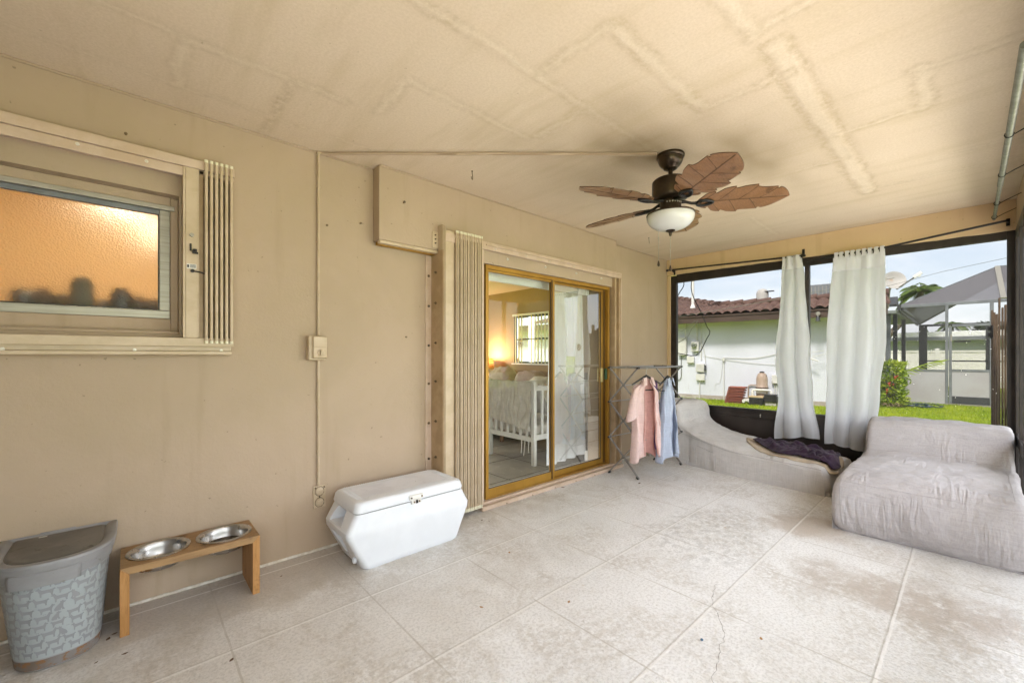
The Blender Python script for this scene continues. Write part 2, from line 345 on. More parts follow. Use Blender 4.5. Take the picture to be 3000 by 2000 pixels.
# ------------------------------------------------------------------ floor and ceiling
def floor_mat():
    m, nt, p, out = nodes('textured_patio_coating'); p.inputs['Specular IOR Level'].default_value = .5
    vec = coords(nt); sx = NN(nt, 'ShaderNodeSeparateXYZ'); nt.links.new(vec, sx.inputs[0]); X, Y = sx.outputs[0], sx.outputs[1]
    big = ntex(nt, vec, .9, 5, .6, .3); mid = ntex(nt, vec, 4., 6, .65, .5); fine = ntex(nt, vec, 46., 5, .6); vf = ntex(nt, vec, 120., 3, .6)
    k = mixc(nt, mr(nt, big, .36, .64), (.80,.795,.79), (.70,.69,.675))
    k = mixc(nt, math_(nt, 'MULTIPLY', mr(nt, mid, .42, .66), .5), k, (.85,.845,.835))
    # worn whitish patch in front of the loungers with the floor glow painted in, brown tracked dirt beside them
    def spot(cx, cy, rx, ry, thr=.5, w=.35):
        a = math_(nt, 'POWER', math_(nt, 'DIVIDE', math_(nt, 'SUBTRACT', X, cx), rx), 2.); b = math_(nt, 'POWER', math_(nt, 'DIVIDE', math_(nt, 'SUBTRACT', Y, cy), ry), 2.)
        r = math_(nt, 'SQRT', math_(nt, 'ADD', a, b))
        r = math_(nt, 'ADD', r, math_(nt, 'MULTIPLY', math_(nt, 'SUBTRACT', mid, .5), 1.6))
        return mr(nt, r, 1.15, .35)
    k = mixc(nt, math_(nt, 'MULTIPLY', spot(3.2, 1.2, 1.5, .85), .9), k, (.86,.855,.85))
    k = mixc(nt, math_(nt, 'MULTIPLY', spot(1.9, .35, 1.5, .55), .35), k, (.70,.69,.67))  # floor colour toned down to offset the strong light from the side opening
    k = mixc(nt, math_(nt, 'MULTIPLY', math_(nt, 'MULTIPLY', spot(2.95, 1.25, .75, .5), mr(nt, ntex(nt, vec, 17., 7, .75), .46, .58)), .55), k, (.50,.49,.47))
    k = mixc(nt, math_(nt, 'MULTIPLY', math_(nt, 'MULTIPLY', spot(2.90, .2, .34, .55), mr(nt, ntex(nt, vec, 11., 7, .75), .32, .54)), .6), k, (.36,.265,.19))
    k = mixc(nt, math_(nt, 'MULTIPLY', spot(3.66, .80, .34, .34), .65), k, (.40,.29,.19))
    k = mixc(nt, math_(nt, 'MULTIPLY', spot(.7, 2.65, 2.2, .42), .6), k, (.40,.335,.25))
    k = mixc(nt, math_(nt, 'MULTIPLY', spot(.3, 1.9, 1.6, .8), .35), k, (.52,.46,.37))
    br = mr(nt, ntex(nt, vec, 2.1, 8, .72, .8), .42, .64); k = mixc(nt, math_(nt, 'MULTIPLY', math_(nt, 'MULTIPLY', br, mr(nt, ntex(nt, vec, 30., 5, .7), .36, .60)), .48), k, (.38,.32,.24))
    pb = mr(nt, ntex(nt, vec, 75., 4, .7), .46, .60); k = mixc(nt, math_(nt, 'MULTIPLY', pb, .33), k, (.36,.34,.31))
    sp = mr(nt, ntex(nt, vec, 24., 6, .72), .63, .70); k = mixc(nt, math_(nt, 'MULTIPLY', sp, .45), k, (.30,.26,.20))
    sp2 = mr(nt, ntex(nt, vec, 62., 5, .65), .64, .70); k = mixc(nt, math_(nt, 'MULTIPLY', sp2, .5), k, (.20,.17,.14))
    ob = mr(nt, ntex(nt, vec, 5.2, 4, .7), .70, .76); k = mixc(nt, math_(nt, 'MULTIPLY', ob, .7), k, (.40,.23,.08))
    wob = math_(nt, 'MULTIPLY', math_(nt, 'SUBTRACT', ntex(nt, vec, 5., 4), .5), .007)
    def line(q, off, step, w):
        a = math_(nt, 'ADD', q, wob); a = math_(nt, 'SUBTRACT', a, off - step*50); a = math_(nt, 'MODULO', a, step)
        a = math_(nt, 'ABSOLUTE', math_(nt, 'SUBTRACT', a, step/2)); a = math_(nt, 'SUBTRACT', step/2, a)
        return mr(nt, a, w, w*.35)
    lx = line(Y, .250, .611, .0085); ly = line(X, .911, .6, .006)
    brk = mr(nt, ntex(nt, vec, 3., 4), .3, .55)
    k = mixc(nt, math_(nt, 'MULTIPLY', lx, .65), k, (.82,.805,.775)); k = mixc(nt, math_(nt, 'MULTIPLY', math_(nt, 'MULTIPLY', ly, brk), .6), k, (.42,.38,.32))
    lx2 = line(Y, .261, .611, .005); k = mixc(nt, math_(nt, 'MULTIPLY', lx2, .48), k, (.40,.37,.32))
    nt.links.new(k, p.inputs['Base Color'])
    nt.links.new(math_(nt, 'ADD', .30, math_(nt, 'MULTIPLY', mid, .28)), p.inputs['Roughness'])
    vo = NN(nt, 'ShaderNodeTexVoronoi', feature='SMOOTH_F1'); nt.links.new(vec, vo.inputs['Vector']); vo.inputs['Scale'].default_value = 95.
    b = bump(nt, vo.outputs['Distance'], .35, .004); b = bump(nt, fine, .5, .005, b); b = bump(nt, vf, .35, .003, b)
    b = bump(nt, lx, .12, .003, b); b = bump(nt, math_(nt, 'SUBTRACT', 1., math_(nt, 'MAXIMUM', ly, lx2)), .35, .002, b)
    nt.links.new(b, p.inputs['Normal']); return m
struct(MB().box(-2.4, 5.50, -.34, 2.80, -.14, 0).build('floor', floor_mat(), smooth=0, origin=(0,0,0)))
cr = MB(); pts = []
for k in range(70):
    t = k/69; pts.append((lerp(2.35, .95, t)+.03*nz(t*6, 3)+.012*nz(t*31, 9), lerp(.93, .36, t)+.06*nz(t*5, 1)+.02*nz(t*27, 5), .0008))
for a, b in zip(pts, pts[1:]):
    w = .0005+.0012*abs(nz(a[0]*20, a[1]*9)); d = (Vector(b)-Vector(a)).normalized().cross(V(0,0,1))*w
    cr.poly([Vector(a)-d, Vector(b)-d, Vector(b)+d, Vector(a)+d])
struct(cr.build('floor_crack', MAT('dark_crack', (.20,.18,.155), .95), smooth=0))

def ceil_mat():
    m, nt, p, out = nodes('patched_ceiling_paint'); p.inputs['Roughness'].default_value = .8; p.inputs['Specular IOR Level'].default_value = .2
    vec = coords(nt); at = NN(nt, 'ShaderNodeAttribute', attribute_name='stain'); s = at.outputs['Fac']
    at2 = NN(nt, 'ShaderNodeAttribute', attribute_name='dark_blot'); at3 = NN(nt, 'ShaderNodeAttribute', attribute_name='band')
    k = mixc(nt, math_(nt, 'MULTIPLY', mr(nt, ntex(nt, vec, .8, 5, .6), .35, .66), .6), (.71,.60,.46), (.645,.53,.39))
    k = mixc(nt, math_(nt, 'MULTIPLY', mr(nt, ntex(nt, coords(nt, (5., .7, 1)), 1.2, 6, .65), .46, .72), .5), k, (.55,.45,.285))
    k = mixc(nt, math_(nt, 'MULTIPLY', at3.outputs['Fac'], .30), k, (.80,.71,.56))
    grain = mr(nt, ntex(nt, vec, 28, 6, .7), .30, .70)
    k = mixc(nt, math_(nt, 'MULTIPLY', math_(nt, 'MULTIPLY', s, grain), .62), k, (.40,.31,.18))
    gr2 = mr(nt, ntex(nt, vec, 85., 4, .75), .38, .62); k = mixc(nt, math_(nt, 'MULTIPLY', gr2, .30), k, (.52,.42,.27))
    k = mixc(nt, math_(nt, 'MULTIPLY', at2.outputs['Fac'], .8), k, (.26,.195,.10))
    fl = mr(nt, ntex(nt, vec, 40, 2, .5), .74, .76); k = mixc(nt, math_(nt, 'MULTIPLY', fl, .4), k, (.28,.2,.11))
    nt.links.new(k, p.inputs['Base Color'])
    b = bump(nt, ntex(nt, vec, 55., 6, .65), .28, .005); b = bump(nt, ntex(nt, vec, 6., 3, .5), .2, .015, b); nt.links.new(b, p.inputs['Normal']); return m
# plank joints of the ceiling: ('x', y, x0, x1, width) runs along X, ('y', x, y0, y1, width) along Y
SEG = [('x',1.355,-.8,2.46,.030,1),('x',2.55,-.8,1.2,.014,.6),('x',2.15,-.3,.80,.03,1),('x',1.78,.96,1.75,.03,.9),('x',.952,1.40,2.21,.045,1.2),
       ('x',.555,2.00,4.30,.075,1.8),('x',.165,2.62,3.06,.05,1.5),('x',-.20,2.6,4.6,.02,.8),('x',1.40,4.28,5.1,.03,.6),('x',.60,1.55,1.85,.05,1.),
       ('y',1.385,.95,1.33,.03,1.1),('y',2.22,.555,.952,.03,1.3),('y',3.05,.15,.54,.03,1.3),('y',2.655,-.30,.165,.03,1.2),('y',1.83,-.24,.60,.03,1.),
       ('y',.16,2.15,2.55,.035,1.1),('y',.565,2.15,2.79,.014,1.4),('y',.965,1.78,2.12,.03,1.),('y',1.765,1.39,1.73,.03,1.),('y',3.45,.56,.82,.03,1.2),
       ('y',4.255,-.24,.56,.02,1.),('y',3.88,-.24,.18,.02,.7),('y',4.28,1.40,1.82,.025,.6),('y',4.65,.9,1.40,.02,.5),('y',2.87,1.4,1.9,.015,.5)]
nx, ny = 420, 215; X0, X1, Y0, Y1 = -1.0, 5.42, -.34, 2.80
bm = bmesh.new(); LS = bm.verts.layers.float.new('stain'); LB = bm.verts.layers.float.new('band'); LO = bm.verts.layers.float.new('dark_blot'); gv = []
for j in range(ny+1):
    y = lerp(Y0, Y1, j/ny); row = []
    for i in range(nx+1):
        x = lerp(X0, X1, i/nx); h = 0.; st = 0.; bd = 0.
        wx = x + .02*nz(x*9, y*9, 1) ; wy = y + .02*nz(x*8, y*8, 7); n2 = nz(x*22, y*22, 3)
        for ax, c, a, b, w, s in SEG:
            if ax == 'x':
                if wx < a-.1 or wx > b+.1: continue
                d = abs(wy-c); e = max(a-wx, wx-b, 0)
            else:
                if wy < a-.1 or wy > b+.1: continue
                d = abs(wx-c); e = max(a-wy, wy-b, 0)
            if d > w+.08: continue
            d = math.hypot(d, e); ww = w*.62*(1+.25*n2)
            q = 1-sstep(ww*.55, ww, d)
            h = max(h, q*.0016*s); bd = max(bd, q)
            h -= .0022*(1-sstep(0, .006, d))
            g = math.exp(-((d-w*.75)/.020)**2)*s*(.40+.6*max(0, nz(x*4, y*4, 11)+.25)); st = max(st, min(1, g))
        so = 0.  # darker blots in the ceiling colour around the fan
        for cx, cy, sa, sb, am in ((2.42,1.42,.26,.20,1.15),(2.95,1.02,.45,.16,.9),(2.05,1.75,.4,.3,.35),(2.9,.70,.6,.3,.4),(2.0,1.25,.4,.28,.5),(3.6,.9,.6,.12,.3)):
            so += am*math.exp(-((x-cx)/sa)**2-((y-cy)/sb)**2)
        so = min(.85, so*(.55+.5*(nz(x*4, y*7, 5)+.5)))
        v = bm.verts.new((x, y, -h)); v[LS] = st; v[LB] = bd; v[LO] = so; row.append(v)
    gv.append(row)
for j in range(ny):
    for i in range(nx): bm.faces.new((gv[j][i], gv[j+1][i], gv[j+1][i+1], gv[j][i+1]))
me = bpy.data.meshes.new('ceiling'); bm.to_mesh(me); bm.free(); me.shade_smooth(); me.materials.append(ceil_mat())
ce = bpy.data.objects.new('ceiling', me); col.objects.link(ce); ce.location = (0,0,2.525); ORG['ceiling'] = V(0,0,2.525); struct(ce)
# flat roof deck over porch and rooms (above the ceiling sheet); deep side eave and unseen end wall added to block light
rf = MB(); rf.box(-2.6, 6.2, -1.35, 8.2, 2.56, 2.70); rf.box(-2.6, -1.0, -.34, 2.80, 2.525, 2.558); rf.box(-2.6, -2.4, -.34, 2.80, 0, 2.525); 
tag(rf.build('roof_deck', MAT('roof_gravel', (.3,.28,.25), .9), smooth=0), 'flat roof deck over the porch ceiling with an added unseen end wall', 'roof')

# ------------------------------------------------------------------ long house wall on the left
w = MB()
w.box(-2.5, .185, 2.80, 2.99, 0, 1.345); w.box(-2.5, -1.15, 2.80, 2.99, 1.345, 2.07); w.box(-2.5, .185, 2.80, 2.99, 2.07, 2.56)
w.box(.185, 2.155, 2.80, 2.99, 0, 2.56); w.box(2.155, 3.90, 2.80, 2.99, 1.99, 2.56); w.box(3.90, 5.52, 2.80, 2.99, 0, 2.56)
hw = tag(w.build('house_wall', M['wall'], smooth=0), 'long beige stucco house wall holding the frosted window and sliding door', 'wall')
w = MB(); n = 90
for k in range(n):   # lumpy caulk line where the wall meets the floor
    pass
w.tube([(lerp(-2.3, 1.64, k/120), 2.797+.002*nz(k*.9), .004+.003*nz(k*.7, 4)) for k in range(121)], .009, 6)
w.tube([(lerp(4.06, 4.9, k/30), 2.797+.002*nz(k*.9), .003) for k in range(31)], .006, 6)
w.build('caulk_bead', MAT('pale_caulk', (.76,.73,.66), .8, c2=(.60,.54,.45), ns=20), hw)
w = MB(); w.tube([(lerp(-1.0, 1.22, k/90), 2.794, 2.519+.003*nz(k*.6, 2)) for k in range(91)], .006, 6)
w.tube([(lerp(1.245, 4.03, k/90), 2.695, 2.519+.003*nz(k*.6, 2)) for k in range(91)], .006, 6)
w.tube([(lerp(4.05, 5.39, k/40), 2.794, 2.519+.003*nz(k*.6, 2)) for k in range(41)], .006, 6)
w.build('ceiling_bead', M['wall'], hw)
rng = random.Random(3)
for (x, z) in ((.93,2.07),(1.49,1.37),(-.02,2.32),(1.15,2.13)):
    w = MB(); w.cyl((x, 2.80, z), (x, 2.788, z), .004, n=8); w.cyl((x, 2.789, z), (x, 2.786, z), .007, n=8); w.build('nail', M['bolt'], hw)

# soffit: the furred-out stucco over the sliding door
s = MB(); s.prism([(1.24,2.70,2.02),(1.70,2.70,2.02),(1.70,2.70,2.10),(3.93,2.70,2.10),(3.93,2.70,.0),(4.044,2.70,.0),(4.044,2.70,2.524),(1.24,2.70,2.524)], (0,.0995,0))
so = tag(s.build('soffit', M['wall'], smooth=0, bevel=.006), 'beige stucco soffit boxed out above the sliding door', 'soffit')
s = MB(); s.box(1.245, 1.70, 2.698, 2.735, 1.998, 2.018); s.build('fascia_strip', M['trim'], so, smooth=0, bevel=.002)
s = MB(); s.box(1.25, 1.70, 2.742, 2.752, 1.994, 2.018); s.box(1.25, 1.70, 2.768, 2.778, 1.994, 2.018); s.build('bottom_track', M['gold'], so, smooth=0)
s = MB(); s.cyl((1.42,2.70,2.31),(1.42,2.684,2.312),.004,n=8); s.cyl((1.42,2.686,2.312),(1.42,2.683,2.312),.009,n=8); s.build('nail', M['bolt'], so)

# ------------------------------------------------------------------ frosted bathroom window
t = thing('bathroom_window', 'wide frosted window glowing amber in a dull aluminium frame', 'window', (-.4, 2.9, 1.345))
b = MB(); b.box(-1.15, .153, 2.86, 2.985, 1.346, 1.428); b.box(.153, .1848, 2.86, 2.985, 1.346, 2.0695); b.box(-1.15, .153, 2.86, 2.985, 2.023, 2.0695); b.box(-1.15,-1.10,2.86,2.985,1.428,2.023)
b.box(-1.15, .1846, 2.803, 2.859, 1.3455, 1.36)
b.build('window_recess', M['wall'], t, smooth=0, bevel=.004)
b = MB(); b.box(-1.10, .1525, 2.866, 2.90, 1.4285, 1.471); b.box(.108, .1525, 2.868, 2.90, 1.471, 2.0); b.box(-1.10, .170, 2.85, 2.90, 1.998, 2.0225)
b.build('window_frame', M['alu'], t, smooth=0, bevel=.003)
b = MB(); b.box(-1.10, .108, 2.872, 2.898, 1.974, 1.9975); b.build('top_rail', M['greymet'], t, smooth=0, bevel=.002)
b = MB(); b.grid(lambda u, v: V(lerp(-1.10,.109,u), 2.886, lerp(1.469,1.976,v)), 2, 2); b.build('pane', M['frost'], t, smooth=0)
b = MB(); b.box(-1.10, .108, 2.874, 2.884, 1.4712, 1.476); b.box(.103, .1078, 2.874, 2.884, 1.476, 1.974); b.build('gasket', M['black'], t, smooth=0)

def bolt(p, d, par, name='bolt', m=None, r=.008):
    p, d = Vector(p), Vector(d).normalized(); b = MB(); b.cyl(p, p+d*.004, r*1.25, n=10); b.cyl(p+d*.004, p+d*.011, r*.75, r*.6, n=6); b.cyl(p+d*.011, p+d*.018, r*.32, n=6)
    return b.build(name, m or M['bolt'], par)
t = thing('accordion_shutter', 'small accordion storm shutter folded beside the frosted window', 'shutter', (.1, 2.76, 1.24))
b = MB(); b.box(-1.2, .418, 2.735, 2.80, 2.186, 2.24); b.box(-1.2, .418, 2.712, 2.735, 2.205, 2.252); b.box(-1.2, .210, 2.722, 2.735, 2.158, 2.204); b.box(-1.2, .210, 2.735, 2.7995, 2.176, 2.1855); b.build('upper_track', M['pinktrim'], t, smooth=0, bevel=.003)
b = MB(); b.box(-1.2, .412, 2.722, 2.80, 1.296, 1.322); b.box(-1.2, .412, 2.712, 2.7215, 1.282, 1.326); b.box(-1.2, .405, 2.735, 2.80, 1.258, 1.2955); b.box(-1.2, .405, 2.722, 2.80, 1.240, 1.2575); b.build('lower_track', M['trim'], t, smooth=0, bevel=.003)
for x, z, y in ((-.18,2.19,2.722),(.055,2.185,2.722),(-.55,2.19,2.722),(.012,1.263,2.735),(.36,1.262,2.735),(-.4,1.263,2.735)): bolt((x,y,z),(0,-1,0),t,'screw',M['screw'],.006)
b = MB(); b.box(.206, .256, 2.716, 2.724, 1.327, 2.204); b.box(.195, .2055, 2.716, 2.79, 1.327, 2.204); b.box(.256, .262, 2.716, 2.76, 1.327, 2.204); lp = b.build('lead_panel', M['trim'], t, smooth=0, bevel=.002)
b = MB(); b.cyl((.231,2.716,1.857),(.231,2.706,1.857),.0095,n=16); b.build('key_lock', M['alu'], lp)
b = MB(); b.box(.2225,.2305,2.709,2.716,1.775,1.812); b.box(.236,.251,2.694,2.704,1.768,1.784); b.cyl((.238,2.716,1.776),(.238,2.694,1.776),.006,n=10); b.box(.232,.256,2.690,2.697,1.758,1.768); b.build('thumb_latch', M['blackmetal'], lp, bevel=.001)
b = MB(); b.box(.2105,.2505,2.7145,2.7158,1.683,1.708); st = b.build('label_sticker', M['white'], lp, smooth=0)
b = MB(); b.box(.212,.220,2.7132,2.7143,1.688,1.703)
for q in range(4): b.box(.224,.248,2.7132,2.7143,1.689+q*.0045,1.691+q*.0045)
b.build('sticker_print', M['black'], lp, smooth=0)
b = MB(); b.tube([(.234,2.714,1.672),(.236,2.704,1.670),(.262,2.70,1.668),(.285,2.702,1.662)], .004, 6); b.cyl((.234,2.716,1.672),(.234,2.704,1.672),.0085,n=10); b.build('latch_arm', M['blackmetal'], lp)
b = MB(); b.box(.264, .282, 2.735, 2.79, 1.327, 2.204); b.build('channel', M['trimdk'], t, smooth=0)
for k in range(6):
    x = .2905 + .0222*k; y = 2.702+.002*(k % 2)
    b = MB(); b.cyl((x,y,1.312),(x,y,2.243),.0078,n=10); b.box(x-.0022, x+.0022, y+.006, 2.796, 1.33, 2.18); bl = b.build('blade', M['trim'], t)
    b = MB(); b.cyl((x,y,1.298),(x,y,1.3118),.0085,n=10); b.build('end_cap', M['whitecap'], bl); b = MB(); b.cyl((x,y,2.2432),(x,y,2.258),.0085,n=10); b.build('end_cap', M['whitecap'], bl)

# ------------------------------------------------------------------ conduit, switch, outlet
t = thing('electrical_conduit', 'thin painted conduit running down the wall and across the ceiling to the fan', 'conduit', (.877, 2.79, .41))
b = MB(); b.tube([(.877,2.786,2.514)]+[(.877+.0015*nz(k), 2.786, lerp(2.50,1.36,k/30)) for k in range(31)], .0085, 8); b.build('wall_run', M['trim'], t)
b = MB(); b.tube([(.877,2.786,1.204),(.877,2.786,.412)], .0085, 8); b.build('lower_run', M['trim'], t)
b = MB(); b.tube([(lerp(.877,2.47,k/30), lerp(2.79,1.35,k/30)+.006*nz(k*.3), 2.512+.003*nz(k*.35, 6)) for k in range(31)], .009, 8); b.build('ceiling_run', M['wall'], t)
b = MB(); b.tube([(.884,2.780,2.508),(2.47,1.341,2.508)], .0024, 6); b.build('groove', M['golddk'], t)
b = MB(); b.box(.866,.890,2.772,2.799,2.505,2.522); b.build('elbow', M['trim'], t, bevel=.003)
for z in (2.30, 1.95, 1.62, .95, .62):
    b = MB(); b.tube([(.866,2.797,z),(.868,2.780,z),(.877,2.775,z),(.886,2.780,z),(.888,2.797,z)], .002, 6); b.build('strap', M['trim'], t)
t = thing('switch_box', 'beige surface wiring box with a round dial on the wall conduit', 'switch', (.858, 2.77, 1.204))
b = MB(); b.box(.806,.911,2.745,2.799,1.205,1.357); b.build('box_body', M['trim'], t, bevel=.007)
b = MB(); b.prism([(.828,2.744,1.215),(.828,2.722,1.222),(.828,2.728,1.283),(.828,2.722,1.292),(.828,2.722,1.352),(.828,2.744,1.355)], (.082,0,0)); b.build('box_cover', M['trim'], t, bevel=.004)
b = MB(); b.cyl((.872,2.726,1.252),(.872,2.720,1.252),.020,n=20); kb = b.build('dial', M['trim'], t, bevel=.001)
b = MB(); b.box(.866,.878,2.706,2.720,1.236,1.268); b.build('dial_grip', M['trim'], kb, bevel=.002)
t = thing('wall_outlet', 'weathered duplex outlet under the conduit near the cooler', 'outlet', (.884, 2.79, .27))
b = MB(); b.box(.847,.921,2.790,2.7995,.271,.410); pl = b.build('outlet_plate', M['trim'], t, bevel=.002)
for z in (.305,.375):
    b = MB(); b.lathe([(.026,0),(.026,.005),(.018,.008)], (.884,2.790,z), 8, (0,-1,0)); b.box(.866,.902,2.780,2.7835,z-.010,z+.010); b.build('flap_cover', M['trim'], t, bevel=.001)
    b = MB(); b.tube([(.884+.028*math.cos(a*math.pi/4+.39),2.7885,z+.030*math.sin(a*math.pi/4+.39)) for a in range(8)], .0018, 5, closed=True); b.build('gasket_ring', M['bolt'], pl)
bolt((.884,2.79,.34),(0,-1,0),pl,'screw',M['bolt'],.004); bolt((.860,2.79,.398),(0,-1,0),pl,'screw',M['bolt'],.004); bolt((.912,2.79,.398),(0,-1,0),pl,'screw',M['bolt'],.004)

# ------------------------------------------------------------------ big accordion shutter beside the door
t = thing('accordion_shutter', 'tall accordion storm shutter folded left of the sliding door', 'shutter', (1.88, 2.66, 0))
b = MB(); b.box(1.650,1.7015,2.790,2.7995,.004,1.992); b.build('wall_flange', M['pinktrim'], t, smooth=0, bevel=.001)
b = MB(); b.box(1.7016,1.7095,2.632,2.7995,.004,2.018); b.build('jamb_plate', M['trimdk'], t, smooth=0, bevel=.001)
b = MB(); b.box(1.7016,1.7095,2.632,2.6985,2.0185,2.205); b.box(1.650,1.7015,2.692,2.6985,2.035,2.155); b.build('top_bracket', M['trim'], t, smooth=0, bevel=.001)
for z in (2.07,2.10,2.13): bolt((1.675,2.692,z),(0,-1,0),t,'bracket_screw',M['bolt'],.0045)
for z in (1.86,1.63,1.33,1.04,.74,.47,.24):
    bolt((1.677,2.790,z-.02),(0,-1,0),t); bolt((1.7016,2.725,z),(-1,0,0),t)
b = MB(); b.box(1.7096,1.716,2.622,2.66,.03,2.20); b.box(1.722,1.800,2.628,2.634,.03,2.165); b.box(1.7165,1.7215,2.618,2.65,.03,2.19); b.build('fixed_panel', M['trim'], t, smooth=0, bevel=.002)
xs = [1.808, 1.826] + [1.846+.0168*k for k in range(13)]
for k, x in enumerate(xs):
    y = 2.606+.003*(k % 2)
    b = MB(); b.cyl((x,y,.060),(x,y,2.155),.0054,n=10); b.box(x-.002, x+.002, y+.005, 2.696, .07, 2.12); bl = b.build('blade', M['trim'], t)
    b = MB(); b.cyl((x,y,.036),(x,y,.0598),.0072,n=10); b.build('end_cap', M['whitecap'], bl); b = MB(); b.cyl((x,y,2.1552),(x,y,2.172),.0072,n=10); b.build('end_cap', M['whitecap'], bl)
b = MB(); b.box(2.054,2.096,2.640,2.699,.042,2.098); b.box(2.054,2.066,2.628,2.6395,.042,2.098); b.build('end_post', M['pinktrim'], t, smooth=0, bevel=.002)
b = MB(); b.box(1.716,4.03,2.632,2.699,2.112,2.128); b.box(1.716,4.03,2.622,2.6315,2.082,2.145); b.box(2.06,4.03,2.655,2.664,2.092,2.1115); b.build('upper_track', M['pinktrim'], t, smooth=0, bevel=.002)
b = MB(); b.tube([(2.10,2.612,2.118),(4.01,2.612,2.118)],.006,8); b.build('track_lip', M['pinktrim'], t)
b = MB(); b.box(2.06,4.02,2.675,2.699,1.987,2.0995); b.build('header_board', M['wall'], t, smooth=0, bevel=.002)
for x in (2.38,2.85,3.30,3.72): bolt((x,2.675,2.055),(0,-1,0),t,'screw',M['screw'],.009)
for x in (2.2,2.55,2.85,3.2,3.5,3.75): bolt((x,2.622,2.100),(0,-1,0),t,'screw',M['screw'],.005)
b = MB(); b.box(2.05,4.03,2.598,2.66,.003,.028); b.box(2.05,4.03,2.6605,2.79,.003,.046); b.box(2.05,4.03,2.60,2.608,.0285,.036); b.build('sill_track', M['pinktrim'], t, smooth=0, bevel=.002)
for x in (2.2,2.5,2.8,3.1,3.4,3.7): bolt((x,2.72,.046),(0,0,1),t,'screw',M['bolt'],.004); bolt((x+.1,2.598,.014),(0,-1,0),t,'screw',M['bolt'],.003)
b = MB(); b.box(3.925,3.955,2.640,2.699,.047,2.085); b.box(3.956,3.985,2.66,2.699,.047,2.085); b.box(3.985,4.010,2.628,2.699,.047,2.085); b.build('lock_channel', M['trimdk'], t, smooth=0, bevel=.002)
b = MB(); b.box(4.0105,4.022,2.618,2.699,.047,2.105); b.build('lock_post', M['pinktrim'], t, smooth=0, bevel=.002)

# ------------------------------------------------------------------ sliding glass door
t = thing('sliding_door', 'gold framed sliding glass door open to the view of a bedroom', 'door', (3.03, 2.73, .046))
t['label'] = 'gold framed sliding glass door with two wide panes'
b = MB(); b.box(2.155,2.176,2.690,2.80,.047,1.984); b.box(3.872,3.90,2.690,2.80,.047,1.984); b.box(2.176,3.872,2.690,2.80,1.950,1.984); b.box(2.176,3.872,2.690,2.80,.047,.056); b.build('door_frame', M['gold'], t, smooth=0, bevel=.002)
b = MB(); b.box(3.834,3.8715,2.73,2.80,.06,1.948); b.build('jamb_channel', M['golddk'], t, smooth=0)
def dpanel(x0, x1, y, zb, wl, wr):
    b = MB(); b.box(x0,x0+wl,y,y+.032,.058,1.948); b.box(x1-wr,x1,y,y+.032,.058,1.948); b.box(x0+wl,x1-wr,y+.001,y+.031,.058,zb); b.box(x0+wl,x1-wr,y+.001,y+.031,1.930,1.948)
    p = b.build('door_panel', M['gold'], t, smooth=0, bevel=.002)
    b = MB(); b.box(x0+wl,x1-wr,y+.008,y+.012,zb,zb+.007); b.box(x1-wr-.007,x1-wr,y+.008,y+.012,zb+.007,1.93); b.build('rubber_seal', M['black'], p, smooth=0)
    b = MB(); b.poly([(x0+wl,y+.016,zb),(x1-wr,y+.016,zb),(x1-wr,y+.016,1.932),(x0+wl,y+.016,1.932)]); b.build('glass_pane', M['glass'], p, smooth=0)
    return p
p1 = dpanel(2.178, 3.000, 2.694, .128, .010, .046)
p2 = dpanel(3.0006, 3.832, 2.734, .108, .045, .022)
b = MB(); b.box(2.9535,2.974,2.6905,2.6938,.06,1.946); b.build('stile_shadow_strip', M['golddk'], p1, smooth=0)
b = MB(); b.box(3.790,3.826,2.722,2.7335,.945,1.095); b.build('pull_handle', MAT('brass_pull', (.55,.45,.20), .35, .4), p2, bevel=.003)
b = MB(); b.box(3.846,3.866,2.70,2.7285,.97,1.09); b.build('latch_plate', MAT('green_tape', (.05,.11,.05), .6), t, bevel=.006)
for x, z, pp, y in ((2.562,1.340,p1,2.7085),(3.436,1.318,p2,2.7485)):
    b = MB()
    for k in range(18):
        a = k*math.pi/9; d = V(math.cos(a),0,math.sin(a)); e = V(-math.sin(a),0,math.cos(a)); c = V(x,y,z)
        b.poly([c+d*.012, c+d*.024+e*.0035, c+d*.046, c+d*.024-e*.0035])
    b.lathe([(.012,0),(.008,.002)], (x,y,z), 12, (0,-1,0)); b.build('sun_decal', MAT('gold_leaf_decal', (.20,.14,.05), .5), pp, smooth=0)
# ------------------------------------------------------------------ screen walls
t = thing('screen_wall', 'dark framed insect screen wall across the far end of the porch', 'screen wall', (5.43, 1.3, 0))
b = MB(); b.box(5.41,5.46,2.674,2.752,.0,2.30); b.build('post', M['frame'], t, smooth=0, bevel=.003)
b = MB(); b.box(5.41,5.46,1.185,1.228,.60,2.2045); b.box(5.40,5.41,1.192,1.221,.60,2.2045); b.build('post', M['frame'], t, smooth=0, bevel=.003)
b = MB(); b.box(5.41,5.46,-.30,-.192,.0,2.30); b.build('post', M['frame'], t, smooth=0, bevel=.003)
b = MB(); b.box(5.412,5.458,-.192,2.674,2.205,2.315); b.build('top_rail', M['frame'], t, smooth=0, bevel=.003)
b = MB(); b.box(5.405,5.458,-.192,2.674,.565,.605); b.box(5.412,5.45,-.192,2.674,.50,.565); b.build('sill_rail', M['frame'], t, smooth=0, bevel=.004)
b = MB(); b.box(5.425,5.44,-.192,2.674,.05,.50); b.box(5.41,5.458,-.192,2.674,.0,.05); b.build('kick_panel', M['kick'], t, smooth=0, bevel=.003)
for y0, y1 in ((1.228,2.674),(-.192,1.185)):
    b = MB(); b.poly([(5.436,y0,.605),(5.436,y1,.605),(5.436,y1,2.205),(5.436,y0,2.205)]); b.build('screen_mesh', M['screen'], t, smooth=0)
